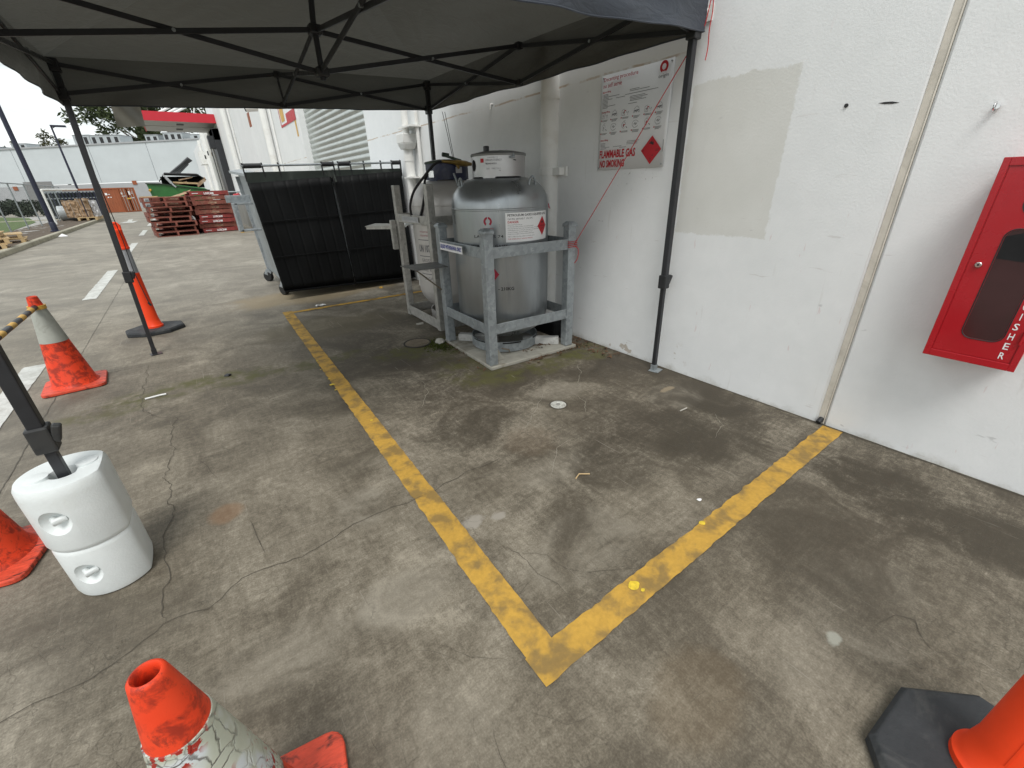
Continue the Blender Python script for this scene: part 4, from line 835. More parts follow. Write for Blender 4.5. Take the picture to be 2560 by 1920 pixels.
# ------------------------------------------------------------------ wheeled dumpster
t = thing('dumpster', 'large galvanised dumpster with two hanging black plastic lids facing the bay', 'dumpster', (1.68, 6.9, 0))
m = M()
top = [(.755, 6.24, 1.44), (2.60, 6.24, 1.50), (2.60, 7.95, 1.56), (.79, 7.95, 1.54)]; bot = [(.86, 6.24, .17), (2.56, 6.24, .17), (2.56, 7.85, .17), (.885, 7.85, .17)]
top[0] = (.785, 6.24, 1.44); top[3] = (.82, 7.95, 1.54)
m.add([V(p) for p in bot + top], [(3, 2, 1, 0), (0, 1, 5, 4), (1, 2, 6, 5), (2, 3, 7, 6), (3, 0, 4, 7), (4, 5, 6, 7)]); bd = obj('bin_body', m, M_galv, t, 0, bevel=.01)
m = M(); m.slab((.71, 6.2, 1.455), (.82, 6.2, 1.475), (.86, 7.98, 1.57), (.72, 7.98, 1.55), (0, 0, .03)); m.bar((.755, 6.24, 1.45), (.86, 6.24, .17), .05, .05); m.bar((.80, 7.9, 1.5), (.885, 7.85, .17), .05, .05); obj('rim', m, M_galv, bd, 0)
m = M(); m.slab((.715, 6.17, 1.36), (2.60, 6.17, 1.48), (2.60, 6.17, 1.535), (.705, 6.17, 1.50), (0, .06, 0)); obj('front_rail', m, M_greygreen, bd, 0, bevel=.006)
m = M()
for p0, p1 in (((.57, .84), (.80, .84)), ((.57, 1.16), (.78, 1.16))): m.bb(p0[0], p1[0], 6.75, 6.95, p0[1] - .012, p0[1] + .012)
m.bb(.55, .60, 6.75, 6.95, .828, 1.172); m.bb(.50, .78, 6.90, 6.92, 1.173, 1.26); obj('fork_pocket', m, M_galv, t, 0, bevel=.004)
def lid_pt(u, v): # u across, v up
    x0 = .800 + (.708 - .800) * v; x1 = 2.618 + (2.60 - 2.618) * v; z0 = .117 + (.07 - .117) * u; z1 = 1.385 + (1.50 - 1.385) * u
    return V((x0 + (x1 - x0) * u, 6.15, z0 + (z1 - z0) * v))
for a_, b_, ribs in ((0, .497, 7), (.507, 1, 8)):
    def fn(u, v, a_=a_, b_=b_, ribs=ribs):
        p = lid_pt(a_ + (b_ - a_) * u, v); w = (u * ribs) % 1
        p.y -= .005 if .10 < w < .90 else 0; p.y += .014 * math.sin(v * 7 + u * 3) + .012 * mnoise.noise(V((u * 4, v * 4, a_ * 9))); p.z += (.014 * mnoise.noise(V((u * 9, 3, a_))) if v < .05 else 0); return p
    m = M(); nu = ribs * 8; m.grid(fn, nu, 14)
    lo = obj('lid', m, M_lid, t, 25); sm = lo.modifiers.new('thickness', 'SOLIDIFY'); sm.thickness = .012
    for v_ in (.34, .665): m = M(); m.bar(fn(.0, v_) + V((0, -.022, 0)), fn(1., v_) + V((0, -.022, 0)), .012, .012); obj('lid_rib', m, M_lid, lo, 0, bevel=.003)
    m = M(); m.bar(fn(0, 0) + V((0, -.012, 0)), fn(1, 0) + V((0, -.012, 0)), .03, .02); obj('lid_edge', m, M_lid, lo, 0, bevel=.003)
m = M(); ra = V((.69, 6.16, 1.563)); rb = V((2.615, 6.16, 1.606)); m.tube([ra, rb], .013, 10); obj('hinge_rod', m, M_galv, t)
for a_, b_ in ((.01, .105), (.455, .53), (.56, .635), (.93, .995)): m = M(); m.tube([ra.lerp(rb, a_), ra.lerp(rb, b_)], .026, 12); obj('hinge_sleeve', m, M_blackpl, t)
for u_ in (.005, .11, .20, .455, .53, .56, .64, .73, .85, .93, .995):
    q = ra.lerp(rb, u_); m = M(); m.bar(q + V((0, .0, .03)), q + V((.012, .03, -.16)), .012, .03); obj('hinge_bracket', m, M_blackpl, t, 0)
m = M(); m.bar((1.675, 6.125, 1.52), (1.695, 6.115, 1.38), .022, .02); obj('lid_hook', m, M_greygreen, t)
for x, y, a in ((.885, 6.52, .4), (.875, 7.75, .6), (2.45, 6.55, .3), (2.45, 7.75, .5)):
    m = M(); m.bar((x - .0, y, .17), (x - .03, y + .02, .10), .07, .09); fk = obj('castor', m, M_galv, t, 0)
    m = M(); dx = V((math.cos(a), math.sin(a), 0)) * .028; c_ = V((x - .03, y + .02, .078)); m.tube([c_ - dx, c_ + dx], .078, 20); obj('wheel', m, M_wheel, fk, bevel=.008)

# ------------------------------------------------------------------ gas cylinders
def cylinder(cx, cy, lab, mat, shroud_mat, lid_mat, face, hole, dz=0.):
    t = thing('gas_cylinder', lab, 'gas cylinder', (cx, cy, 0)); c = (cx, cy, 0)
    prof = [(.0, .115 + dz), (.12, .12 + dz), (.22, .15 + dz), (.30, .20 + dz), (.352, .265 + dz), (.374, .325 + dz), (.377, .345 + dz)]
    prof += [(.377, 1.130 + dz), (.3792, 1.133 + dz), (.3792, 1.142 + dz), (.3765, 1.145 + dz), (.375, 1.175 + dz), (.368, 1.210 + dz), (.353, 1.246 + dz), (.328, 1.280 + dz), (.292, 1.310 + dz), (.245, 1.333 + dz), (.18, 1.348 + dz), (.10, 1.356 + dz), (.0, 1.358 + dz)]
    m = M(); m.lathe(prof, c, 96, top=False, bot=False); obj('tank', m, mat, t, 30)
    # foot ring with drainage slots
    m = M(); m.lathe([(.288, .036), (.288, .118), (.280, .118), (.280, .036), (.288, .036)], c, 72, top=False, bot=False); fr = obj('foot_ring', m, mat if mat is M_silver2 else M_galv, t, 40)
    for k in range(6):
        m = M(); a0 = R(face + 18 + 60 * k)
        for q in range(8):
            a = a0 + R(q * 4); b = a + R(4); m.poly([(cx + .2895 * math.cos(a), cy + .2895 * math.sin(a), .104), (cx + .2895 * math.cos(b), cy + .2895 * math.sin(b), .104), (cx + .2895 * math.cos(b), cy + .2895 * math.sin(b), .116), (cx + .2895 * math.cos(a), cy + .2895 * math.sin(a), .116)])
        obj('slot', m, M_dark, fr, 0)
    # valve shroud, stepped lower edge
    m = M(); seg = 96; vs = []
    for k in range(seg + 1):
        a = 2 * math.pi * k / seg; deg = (math.degrees(a) - face) % 90
        d = min(deg, 90 - deg); zb = 1.322 + dz if d < 9 else (1.322 + dz + (d - 9) / 5 * .03 if d < 14 else 1.352 + dz)
        for r in (.20, .194): vs += [V((cx + r * math.cos(a), cy + r * math.sin(a), zb)), V((cx + r * math.cos(a), cy + r * math.sin(a), 1.495 + dz))]
    fs = []
    for k in range(seg):
        i = 4 * k; j = i + 4; fs += [(i, j, j + 1, i + 1), (i + 3, j + 3, j + 2, i + 2), (i + 1, j + 1, j + 3, i + 3), (i, i + 2, j + 2, j)]
    m.add(vs, fs); sh = obj('shroud', m, shroud_mat, t, 40)
    m = M(); m.lathe([(.07, 1.335 + dz), (.07, 1.40 + dz), (.05, 1.40 + dz), (.05, 1.47 + dz)], c, 20); obj('valve', m, M_brass, t)
    m = M(); m.lathe([(.0, 1.490 + dz), (.206, 1.488 + dz), (.208, 1.500 + dz), (.200, 1.507 + dz), (.12, 1.522 + dz), (.0, 1.528 + dz)], c, 64, top=False, bot=False); obj('lid', m, lid_mat, t, 40)
    f2 = lambda ang, z, r=.2012: V((cx + r * math.cos(R(ang)), cy + r * math.sin(R(ang)), z + dz))
    if hole is not None:
        m = M(); lozenge(m, lambda u, v: f2(hole + u, v, .2014), 0, 1.428, 10, .038, 16, 2); obj('valve_hole', m, M_dark, sh, 0)
    return t
face = -125
t1 = cylinder(2.03, 2.95, 'silver gas cylinder with a white hazard label in the nearer steel guard', M_silver, M_cap, M_lidgrey, -146, 170)
def cmap(c, a0, z0, R_): return lambda u, v, o=0: V((c[0] + (R_ + o) * math.cos(R(a0) + u / R_), c[1] + (R_ + o) * math.sin(R(a0) + u / R_), z0 + v))
c1 = (2.03, 2.95)
LB = cmap(c1, -119.2, .917, .3782); W_ = .398
m = M(); m.grid(lambda u, v: LB(u * W_, v * .199), 28, 1); lb = obj('hazard_label', m, M_label, t1, 60)
L2 = cmap(c1, -119.2, .917, .3788)
lines('lettering', M_ink, lb, L2, [('PETROLEUM GASES LIQUEFIED (LPG)', .016, .170, .365, .020, .02), ('CAS RN: 68476-85-7   UN 1075', .016, .152, .20, .011)] + [(s_, .016, .114 - .0125 * k, w_, .0075) for k, (s_, w_) in enumerate((('Extremely flammable gas', .11), ('Contains gas under pressure; may explode if heated', .21), ('Keep away from heat, sparks, open flames and hot surfaces. No smoking', .265), ('Leaking gas fire: Do not extinguish, unless leak can be stopped safely', .265), ('In case of leakage, eliminate all ignition sources', .20), ('Protect from sunlight. Store in a well-ventilated place', .215)))] + [('Refer to Safety Data Sheet (SDS) for more information', .016, .034, .22, .0075)])
lines('red_lettering', M_redsign, lb, L2, [('DANGER', .016, .129, .082, .016, .02), ('FOR EMERGENCY ADVICE PHONE', .016, .018, .20, .008)])
dc = (.330, .096)
m = M(); lozenge(m, L2, dc[0], dc[1], .060, .068); dm = obj('hazard_diamond', m, M_redsign, lb, 0)
L3 = cmap(c1, -119.2, .917, .3793); m = M(); flame(m, L3, dc[0], dc[1] + .020, .026); obj('flame_symbol', m, M_ink, dm, 0); lines('lettering', M_ink, dm, L3, [('FLAMMABLE', dc[0] - .036, dc[1] - .004, .072, .010), ('GAS', dc[0] - .014, dc[1] - .022, .028, .010)])
L4 = cmap(c1, -180, 0, .3782); ua = lambda a: R(a + 180) * .3782
m = M(); ring_shape(m, L4, ua(-138.6), 1.062, .017, .031, -58, 83); ring_shape(m, L4, ua(-138.6), 1.062, .017, .031, 97, 238); obj('emblem', m, M_darkred, t1, 0); lines('lettering', M_darkred, t1, L4, [('origin', ua(-145), 1.006, .082, .016)])
lines('stencil', M_ink, t1, L4, [('LA-P0635 74', ua(-155.5), .950, .222, .020, .01), ('PETROLEUM GASES', ua(-160.5), .886, .285, .017, .015), ('- 210KG', ua(-129.7), .568, .122, .026, .03)])
m = M(); u0 = ua(-136.5); lozenge(m, L4, u0 - .014, .69, .070, .085); dm = obj('hazard_diamond', m, M_darkred, t1, 0)
m = M(); rect(m, cmap(c1, -180, 0, .3790), u0 - .05, .668, u0 + .022, .712); obj('white_panel', m, M_fade, dm, 0)
S2 = cmap(c1, -180, 0, .2013); us = lambda a: R(a + 180) * .2013
lines('stencil', M_greyink, t1, S2, [('ORIGIN ENERGY', us(-152), 1.452, .122, .013), ('*824454323', us(-153.5), 1.431, .088, .011, .02), ('LP GAS PROPERTY OF', us(-148), 1.472, .08, .006), ('2/10', us(-150), 1.399, .022, .009), ('TARE  9 8 12', us(-139), 1.400, .066, .009), ('98', us(-124), 1.386, .014, .008)])
m = M(); rect(m, S2, us(-164.5), 1.444, us(-156.5), 1.470, nu=4); obj('red_patch', m, M_redsign, t1, 0)
sr = lambda a, z, r: V((c1[0] + r * math.cos(R(a)), c1[1] + r * math.sin(R(a)), z))
m = M(); m.tube([sr(-101, 1.474, .211), sr(-91, 1.476, .211)], .008, 10); m.bar(sr(-93, 1.505, .206), sr(-92, 1.475, .214), .012, .006); obj('lid_latch', m, M_galv, t1, bevel=.001)
m = M(); m.bar(sr(-92, 1.458, .203), sr(-86, 1.455, .203), .004, .006); obj('latch_pin', m, M_ink, t1, 0)
m = M(); m.bb(c1[0] - .12, c1[0] - .09, c1[1] - .02, c1[1] + .02, 1.515, 1.555); obj('lid_knob', m, M_blackpl, t1, bevel=.006)
for a in (-72, 165):
    ctr = sr(a, 1.290, .305); tv = V((-math.sin(R(a)), math.cos(R(a)), 0)); pts = [ctr + tv * .042 * math.cos(q * math.pi / 10) + V((0, 0, .062 * math.sin(q * math.pi / 10) - .005)) for q in range(11)]
    m = M(); m.tube([pts[0] - V((0, 0, .02))] + pts + [pts[-1] - V((0, 0, .03))], .0075, 10); obj('lifting_lug', m, M_galv, t1)
ta = [(2.229, 2.72, 1.280), (2.330, 2.735, 1.216), (2.362, 2.735, 1.115), (2.268, 2.72, 1.175)]
m = M(); m.slab(*[V(p) for p in ta], (.004, -.0, .004)); tg = obj('hanging_tag', m, M_fade, t1, 0)
m = M(); q = [V(p) for p in ta]; off = V((-.002, -.003, -.001)); e1 = lambda u, v: q[3] + (q[2] - q[3]) * u + (q[0] - q[3]) * v + off
m.poly([e1(0, 0), e1(1, 0), e1(1, .38), e1(0, .38)]); obj('red_band', m, M_darkred, tg, 0)
m = M(); m.tube([sr(-130, .07, .292), sr(-118, .055, .296), sr(-117, .04, .305)], .006, 8); obj('chain_shackle', m, M_iron, t1)

t2 = cylinder(2.16, 4.01, 'pale gas cylinder with a dark blue valve shroud in the farther guard', M_silver2, M_blue, M_greenlid, -70, None)
c2 = (2.16, 4.01); Q = cmap(c2, -180, 0, .3784); uq = lambda a: R(a + 180) * .3784
lines('red_lettering', M_darkred, t2, Q, [('origin', uq(-168), 1.003, .09, .022), ('PETROLEUM GASES', uq(-172), .905, .12, .014), ('LIQUEFIED', uq(-172), .87, .12, .016)])
lines('stencil', M_greyink, t2, Q, [('UN 1075', uq(-178), .725, .185, .07, .03), ('GROSS', uq(-174), .635, .13, .03), ('TARE  KG', uq(-174), .545, .15, .03), ('LP GAS', uq(-172), .46, .14, .03)])
for z in (.835, .685, .595, .515): m = M(); rect(m, Q, uq(-179), z, uq(-146), z + .007, nu=8); obj('stencil_line', m, M_greyink, t2, 0)
S3 = cmap(c2, -180, 0, .2016); u3 = lambda a: R(a + 180) * .2016
m = M(); m.grid(lambda u, v: S3(u3(-178) + u * .075, 1.374 + v * .055), 6, 1); obj('plate', m, M_chrome, t2, 60)
m = M(); m.grid(lambda u, v: S3(u3(-95) + u * .07, 1.405 + v * .05), 6, 1); obj('grey_tape', m, M_fade, t2, 60)
m = M(); m.tube([(c2[0] - .08, c2[1] - .27, 1.40), (c2[0] - .07, c2[1] - .30, 1.33), (c2[0] - .06, c2[1] - .30, 1.285)], .009, 8); m.lathe([(.022, 1.275), (.022, 1.285)], (c2[0] - .06, c2[1] - .30, 0), 12); obj('drain_pipe', m, M_galv, t2)
# decanting hose with brass valve
t = thing('decanting_hose', 'black decanting hose with a brass hand valve looped over the blue shroud', 'hose', (1.85, 3.9, 1.0))
hp = [(2.02, 3.83, 1.50), (1.93, 3.81, 1.475), (1.83, 3.83, 1.38), (1.745, 3.90, 1.26), (1.725, 3.97, 1.14), (1.735, 3.98, 1.05), (1.75, 3.96, 1.005), (1.78, 3.93, 1.02), (1.795, 3.88, 1.10), (1.815, 3.84, 1.22), (1.84, 3.85, 1.34), (1.90, 3.90, 1.40)]
def smoothp(p, k=6):
    p = [V(a) for a in p]; out = []
    for i in range(len(p) - 1):
        p0 = p[max(i - 1, 0)]; p1 = p[i]; p2 = p[i + 1]; p3 = p[min(i + 2, len(p) - 1)]
        for j in range(k):
            s = j / k; out.append(.5 * ((2 * p1) + (p2 - p0) * s + (2 * p0 - 5 * p1 + 4 * p2 - p3) * s * s + (3 * p1 - p0 - 3 * p2 + p3) * s ** 3))
    return out + [p[-1]]
m = M(); m.tube(smoothp(hp), .011, 10); obj('hose', m, M_blackrope, t)
m = M(); m.tube([(2.00, 3.795, 1.500), (2.10, 3.775, 1.492), (2.14, 3.78, 1.487), (2.25, 3.80, 1.480), (2.33, 3.84, 1.478)], [.012, .016, .026, .022, .014], 12); m.tube([(2.14, 3.775, 1.47), (2.15, 3.76, 1.44)], .012, 8); obj('valve_body', m, M_brass, t)
m = M(); m.bar((2.06, 3.85, 1.548), (2.20, 3.80, 1.505), .028, .02); m.tube([(2.04, 3.86, 1.558), (2.10, 3.84, 1.548)], .018, 10); obj('lever', m, M_greenlid, t, bevel=.004)

# ------------------------------------------------------------------ steel guards
def guard(name, lab, posts, h, s, rails, mat, caps, loc, loww):
    t = thing(name, lab, 'steel frame', loc); rzp = math.atan2(posts[2][1] - posts[1][1], posts[2][0] - posts[1][0])
    for i, (x, y) in enumerate(posts):
        m = M(); m.box((x, y, h / 2 + .015), (s, s, h - .03), rzp); po = obj('post', m, mat, t, 0, bevel=.006)
        if caps:
            hh = s / 2 + .006; cs, sn = math.cos(rzp), math.sin(rzp); rot = lambda a, b: (x + a * cs - b * sn, y + a * sn + b * cs)
            vs = [(*rot(a * hh, b * hh), z) for z in (h - .012, h + .008) for a, b in ((-1, -1), (1, -1), (1, 1), (-1, 1))] + [(*rot(a * hh * .55, b * hh * .55), h + .026) for a, b in ((-1, -1), (1, -1), (1, 1), (-1, 1))]
            m = M(); m.add(vs, [(3, 2, 1, 0)] + [(k, (k + 1) % 4, 4 + (k + 1) % 4, 4 + k) for k in range(4)] + [(4 + k, 4 + (k + 1) % 4, 8 + (k + 1) % 4, 8 + k) for k in range(4)] + [(8, 9, 10, 11)]); obj('post_cap', m, M_blackpl if False else mat, po, 0, bevel=.003)
    for a, b, z0, z1 in rails:
        p, q = V((*posts[a], 0)), V((*posts[b], 0)); d = (q - p).normalized(); p += d * (s / 2 + .001); q -= d * (s / 2 + .001); nrm = V((d.y, -d.x, 0))
        ctr = sum((V((*k, 0)) for k in posts), V()) / 4
        if nrm.dot(p - ctr) < 0: nrm = -nrm
        o = nrm * (s / 2 - .012); m = M(); m.bar(p + o + V((0, 0, (z0 + z1) / 2)), q + o + V((0, 0, (z0 + z1) / 2)), .010, z1 - z0); obj('rail', m, mat, t, 0, bevel=.002)
    return t
PF = [(1.672, 3.292), (1.645, 2.572), (2.392, 2.534), (2.425, 3.25)]       # left, front, right, back
g1 = guard('cylinder_guard', 'galvanised four post guard frame around the nearer silver cylinder', PF, 1.005, .072, [(0, 1, .828, .905), (1, 2, .828, .905), (2, 3, .828, .905), (3, 0, .828, .905), (0, 1, .272, .352), (1, 2, .272, .352), (2, 3, .272, .352), (3, 0, .272, .352)], M_galv, True, (2.03, 2.9, 0), 0)
m = M(); gl = lambda u, v: V((1.6085 + .0375 * u * -1, 3.235 - u, .832 + v)); rect(m, gl, .03, .006, .41, .062); st = obj('rail_sticker', m, M_label, g1, 0)
m = M(); g2_ = lambda u, v: gl(u, v) + V((-.001, 0, 0)); write(m, 'LIQUID WITHDRAWAL ONLY', g2_, .040, .016, .36, .036, bold=.045); obj('lettering', m, M_blueink, st, 0)
m = M(); m.add([(1.69, 2.61, .0), (1.78, 2.60, .0), (1.69, 2.70, .0), (1.69, 2.61, .16), ], [(0, 1, 3), (0, 3, 2), (1, 2, 3), (0, 2, 1)]); m.v = [p + V((0, 0, .03)) for p in m.v]; obj('gusset', m, M_pad, g1, 0)
PG = [(1.762, 4.356), (1.742, 3.600), (2.50, 3.57), (2.53, 4.32)]
g2 = guard('cylinder_guard', 'pale weathered guard frame with tall posts around the farther cylinder', PG, 1.318, .066, [(0, 1, .985, 1.062), (1, 2, .985, 1.062), (2, 3, .985, 1.062), (3, 0, .985, 1.062), (0, 1, .04, .135), (1, 2, .04, .135), (2, 3, .04, .135), (3, 0, .04, .135)], M_galv2, False, (2.13, 3.97, 0), 0)
m = M(); gg = lambda u, v: V((1.7265 - .027 * u, 4.30 - u, .99 + v)); rect(m, gg, .1, .01, .50, .058); st = obj('rail_sticker', m, M_fade, g2, 0)
m = M(); write(m, 'LIQUID WITHDRAWAL ONLY', lambda u, v: gg(u, v) + V((-.001, 0, 0)), .11, .018, .37, .034, bold=.02); obj('lettering', m, M_hv, st, 0)
m = M(); m.bar((1.70, 4.40, 1.0), (1.70, 4.40, .72), .045, .05); m.slab((1.505, 4.68, .935), (1.72, 4.98, .935), (1.80, 4.62, .945), (1.735, 4.36, .945), (0, 0, .006)); m.bar((1.52, 4.69, .925), (1.72, 4.39, .93), .004, .03); obj('shelf_plate', m, M_galv2, g2, 0)
m = M(); m.slab((1.335, 3.416, .71), (1.345, 3.13, .71), (1.61, 3.10, .71), (1.640, 3.394, .71), (0, 0, .005)); sp = obj('shelf_plate', m, M_steelflat, g1, 0)
m = M(); m.tube([(1.40, 3.30, .70), (1.638, 3.31, .49)], .006, 8); obj('brace', m, M_iron, g1)
m = M(); m.prism([(1.644, 3.363), (1.602, 2.518), (2.458, 2.480), (2.49, 3.33)], 0, .028); obj('concrete_pad', m, M_pad, bevel=.006, label='square concrete slab under the nearer cylinder and its guard', cat='slab')
for a, b, lab in (((1.74, 3.25), (1.98, 2.98), 'white painted timber bearer at the left under the nearer cylinder'), ((2.12, 2.80), (2.36, 2.60), 'white painted timber bearer at the right under the nearer cylinder')):
    m = M(); m.bar((*a, .06), (*b, .06), .06, .062); obj('bearer', m, M_oldwhite, bevel=.004, label=lab, cat='timber', smooth=0)
m = M(); m.bb(2.44, 2.63, 2.75, 3.1, .0, .16); obj('dark_crate', m, M_lid, smooth=0, bevel=.02, label='low black plastic box behind the nearer cylinder against the wall', cat='box')

# litter round the pad
m = M(); rr = random.Random(4)
def litter_spot():
    k = rr.random()
    if k < .4: return (1.9 + rr.random() * .65, 2.50 + rr.gauss(0, .03) - .0, .004)
    if k < .6: return (2.0 + rr.random() * .4, 2.60 + rr.random() * .12, .030)
    if k < .85: return (2.48 + rr.random() * .16, 2.1 + rr.random() * .6, .004)
    return (1.62 + rr.gauss(0, .04), 2.55 + rr.random() * .75, .004)
for _ in range(330):
    x, yy, z = litter_spot(); a = rr.uniform(0, 6.3); l_ = rr.uniform(.006, .028); w_ = l_ * rr.uniform(.15, .5); d1 = V((math.cos(a), math.sin(a), rr.uniform(-.2, .4))) * l_; d2 = V((-math.sin(a), math.cos(a), rr.uniform(-.2, .2))) * w_; p = V((x, yy, z + .004))
    m.poly([p - d1, p - d2, p + d1 + V((0, 0, .004)), p + d2])
obj('leaf_litter', m, M_leaflit, smooth=0, kind='stuff')
m = M()
for _ in range(900):
    x = 1.56 + rr.gauss(0, .055); yy = 3.30 + rr.gauss(0, .08)
    if x > 1.64: continue
    h_ = rr.uniform(.004, .016); a = rr.uniform(0, 6.3); d = V((math.cos(a), math.sin(a), 0)) * rr.uniform(.003, .008); p = V((x, yy, 0))
    m.poly([p - d, p + d, p + V((rr.uniform(-.006, .006), rr.uniform(-.006, .006), h_))])
obj('moss', m, M_mossleaf, smooth=0, kind='stuff')
m = M(); vs = []; m.lathe([(.0, 0), (.038, .0), (.045, .015), (.034, .036), (.015, .043), (.0, .044)], (1.595, 3.36, 0), 9, top=False, bot=False); m.v = [p + V((mnoise.noise(p * 30), mnoise.noise(p * 31 + V((3, 3, 3))), 0)) * .014 for p in m.v]
obj('stone', m, M_stone, smooth=0, label='pale broken stone by the left corner of the concrete slab', cat='stone')
for x, yy, a, l_, lab in ((1.86, 4.05, .2, .09, 'thin pale timber chip beside the farther guard foot'), (1.70, 4.02, -.1, .07, 'short white chip on the ground beside the farther guard')):
    m = M(); m.box((x, yy, .006), (l_, .03, .012), a); obj('timber_chip', m, M_timber if l_ > .08 else M_stone, smooth=0, label=lab, cat='chip')

# ------------------------------------------------------------------ pop-up gazebo
gz = thing('gazebo', 'black framed pop-up gazebo with a dark fabric roof over the gas cylinders', 'gazebo', (1.01, 3.26, 0))
LEG = {'FL': (-.560, 1.835, .3), 'FR': (2.559, 1.748, 0), 'BL': (-.537, 4.775, 0), 'BR': (2.43, 4.80, 0)}
TOP = {'FL': (-.540, 1.79, 2.16), 'FR': (2.548, 1.765, 2.24), 'BL': (-.440, 4.78, 2.14), 'BR': (2.430, 4.80, 2.26)}
BOT = {'FL': (-.540, 1.79, 1.95), 'FR': (2.550, 1.762, 2.035), 'BL': (-.455, 4.78, 1.96), 'BR': (2.425, 4.80, 2.035)}
CZ = {'FL': .60, 'FR': .665, 'BL': .68, 'BR': .66}
for k, (x, y, z0) in LEG.items():
    tp = V(TOP[k]) ; b0 = V((x, y, z0)); ax = (tp - b0).normalized(); at = lambda z: b0 + (tp - b0) * ((z - b0.z) / (tp.z - b0.z))
    m = M(); m.bar(at(CZ[k]), tp, .038, .038, up=(0, 1, 0)); lg = obj('leg', m, M_black, gz, 0, bevel=.004)
    m = M(); m.bar(at(z0 + .005), at(CZ[k] + .02), .029, .029, up=(0, 1, 0)); obj('inner_leg', m, M_black, lg, 0, bevel=.003)
    m = M(); c_ = at(CZ[k] + .015); m.bar(at(CZ[k] - .045), at(CZ[k] + .045), .056, .056, up=(0, 1, 0)); m.bar(c_ + V((.028, -.01, -.03)), c_ + V((.048, -.014, .028)), .024, .026, up=(0, 1, 0)); obj('height_lock', m, M_blackpl, lg, 0, bevel=.006)
    if z0 == 0:
        m = M(); m.box((x + .01, y - .01, .004), (.085, .075, .005), .2); m.bar((x, y, .006), at(.05), .036, .036, up=(0, 1, 0)); obj('foot_plate', m, M_galv if k == 'FR' else M_black, lg, 0, bevel=.001)
    m = M(); m.bar(V(BOT[k]) - V((0, 0, .04)), V(BOT[k]) + V((0, 0, .04)), .062, .062, up=(0, 1, 0)); obj('slider', m, M_blackpl, gz, 0, bevel=.006)
    m = M(); m.bar(V(TOP[k]) - V((0, 0, .05)), V(TOP[k]) + V((0, 0, .03)), .060, .060, up=(0, 1, 0)); obj('corner_bracket', m, M_blackpl, gz, 0, bevel=.006)
MID = {}
for k, a, b, zt_, zb_ in (('B', 'BL', 'BR', 2.212, 1.985), ('R', 'BR', 'FR', 2.277, 2.035), ('F', 'FL', 'FR', 2.24, 2.01), ('L', 'FL', 'BL', 2.19, 1.965)):
    c_ = (V(TOP[a]) + V(TOP[b])) / 2; MID[k] = (V((c_.x, c_.y, zt_)), V((c_.x, c_.y, zb_)))
CT = V((.942, 3.26, 2.163)); CB = V((.940, 3.26, 1.955))
def truss(a, b, off):
    m = M(); a = V(a) + off; b = V(b) + off; m.bar(a, b, .013, .026); obj('truss_bar', m, M_black, gz, 0, bevel=.002)
def scissor(t0, b0, t1, b1):
    d = (V(t1) - V(t0)).normalized(); o = V((-d.y, d.x, 0)) * .008
    truss(t0, b1, o); truss(b0, t1, -o)
    q = (V(t0) + V(b0) + V(t1) + V(b1)) / 4; m = M(); m.tube([q - o * 2.4, q + o * 2.4], .009, 10); obj('pivot_bolt', m, M_galv, gz)
for k, a, b in (('B', 'BL', 'BR'), ('R', 'BR', 'FR'), ('F', 'FL', 'FR'), ('L', 'FL', 'BL')):
    scissor(TOP[a], BOT[a], *MID[k]); scissor(*MID[k], TOP[b], BOT[b]); scissor(*MID[k], CT, CB)
    for q in MID[k]: m = M(); m.box(q, (.05, .05, .045)); obj('truss_joint', m, M_blackpl, gz, 0, bevel=.006)
PK = V((1.01, 3.27, 2.86))
m = M(); m.tube([CB - V((0, 0, .04)), CT + V((0, 0, .05)), PK - V((0, 0, .06))], .017, 12); obj('centre_pole', m, M_black, gz)
for q in (CT, CB): m = M(); m.box(q, (.075, .075, .05)); obj('hub', m, M_blackpl, gz, 0, bevel=.01)
m = M(); m.bar(MID['B'][0] + V((0, .01, -.02)), MID['B'][0] + V((.01, .015, -.17)), .014, .014); m.bar(MID['B'][0] + V((.01, .015, -.17)), MID['B'][0] + V((.035, .02, -.19)), .014, .014); obj('strap_hook', m, M_blackpl, gz, 0)
EV = {'FL': V((-.58, 1.74, 2.20)), 'FR': V((2.590, 1.725, 2.28)), 'BL': V((-.478, 4.825, 2.185)), 'BR': V((2.475, 4.84, 2.31))}
VB = {'FL': 1.96, 'FR': 2.030, 'BL': 1.895, 'BR': 2.040}
def wr(p, s=1.): return V((mnoise.noise(p * 1.7), mnoise.noise(p * 1.9 + V((9, 2, 4))), mnoise.noise(p * 2.3 + V((1, 8, 3))))) * .018 * s
roof = M()
for a, b in (('FL', 'FR'), ('FR', 'BR'), ('BR', 'BL'), ('BL', 'FL')):
    A_, B_ = EV[a], EV[b]
    def fn(u, v, A_=A_, B_=B_):
        e = A_.lerp(B_, u); e.z += .012 * math.sin(math.pi * u); p = e.lerp(PK, v); p.z -= .055 * math.sin(math.pi * v) * (1 - .35 * math.sin(math.pi * u)) * min(1, v * 3) 
        fan = 0
        for q in (u, 1 - u):
            r_ = math.hypot(q, v); ang = math.atan2(v, q + 1e-6)
            fan += math.exp(-r_ * 3.2) * .022 * math.sin(ang * 26 + 3 * r_) * min(1, r_ * 8)
        edge = min(1, 6 * min(u, 1 - u)) 
        return p + (wr(p) + V((0, 0, fan))) * edge * (1 - v) * min(1, v * 7)
    roof.grid(fn, 64, 34)
obj('roof_fabric', roof, M_canopy, gz, 60)
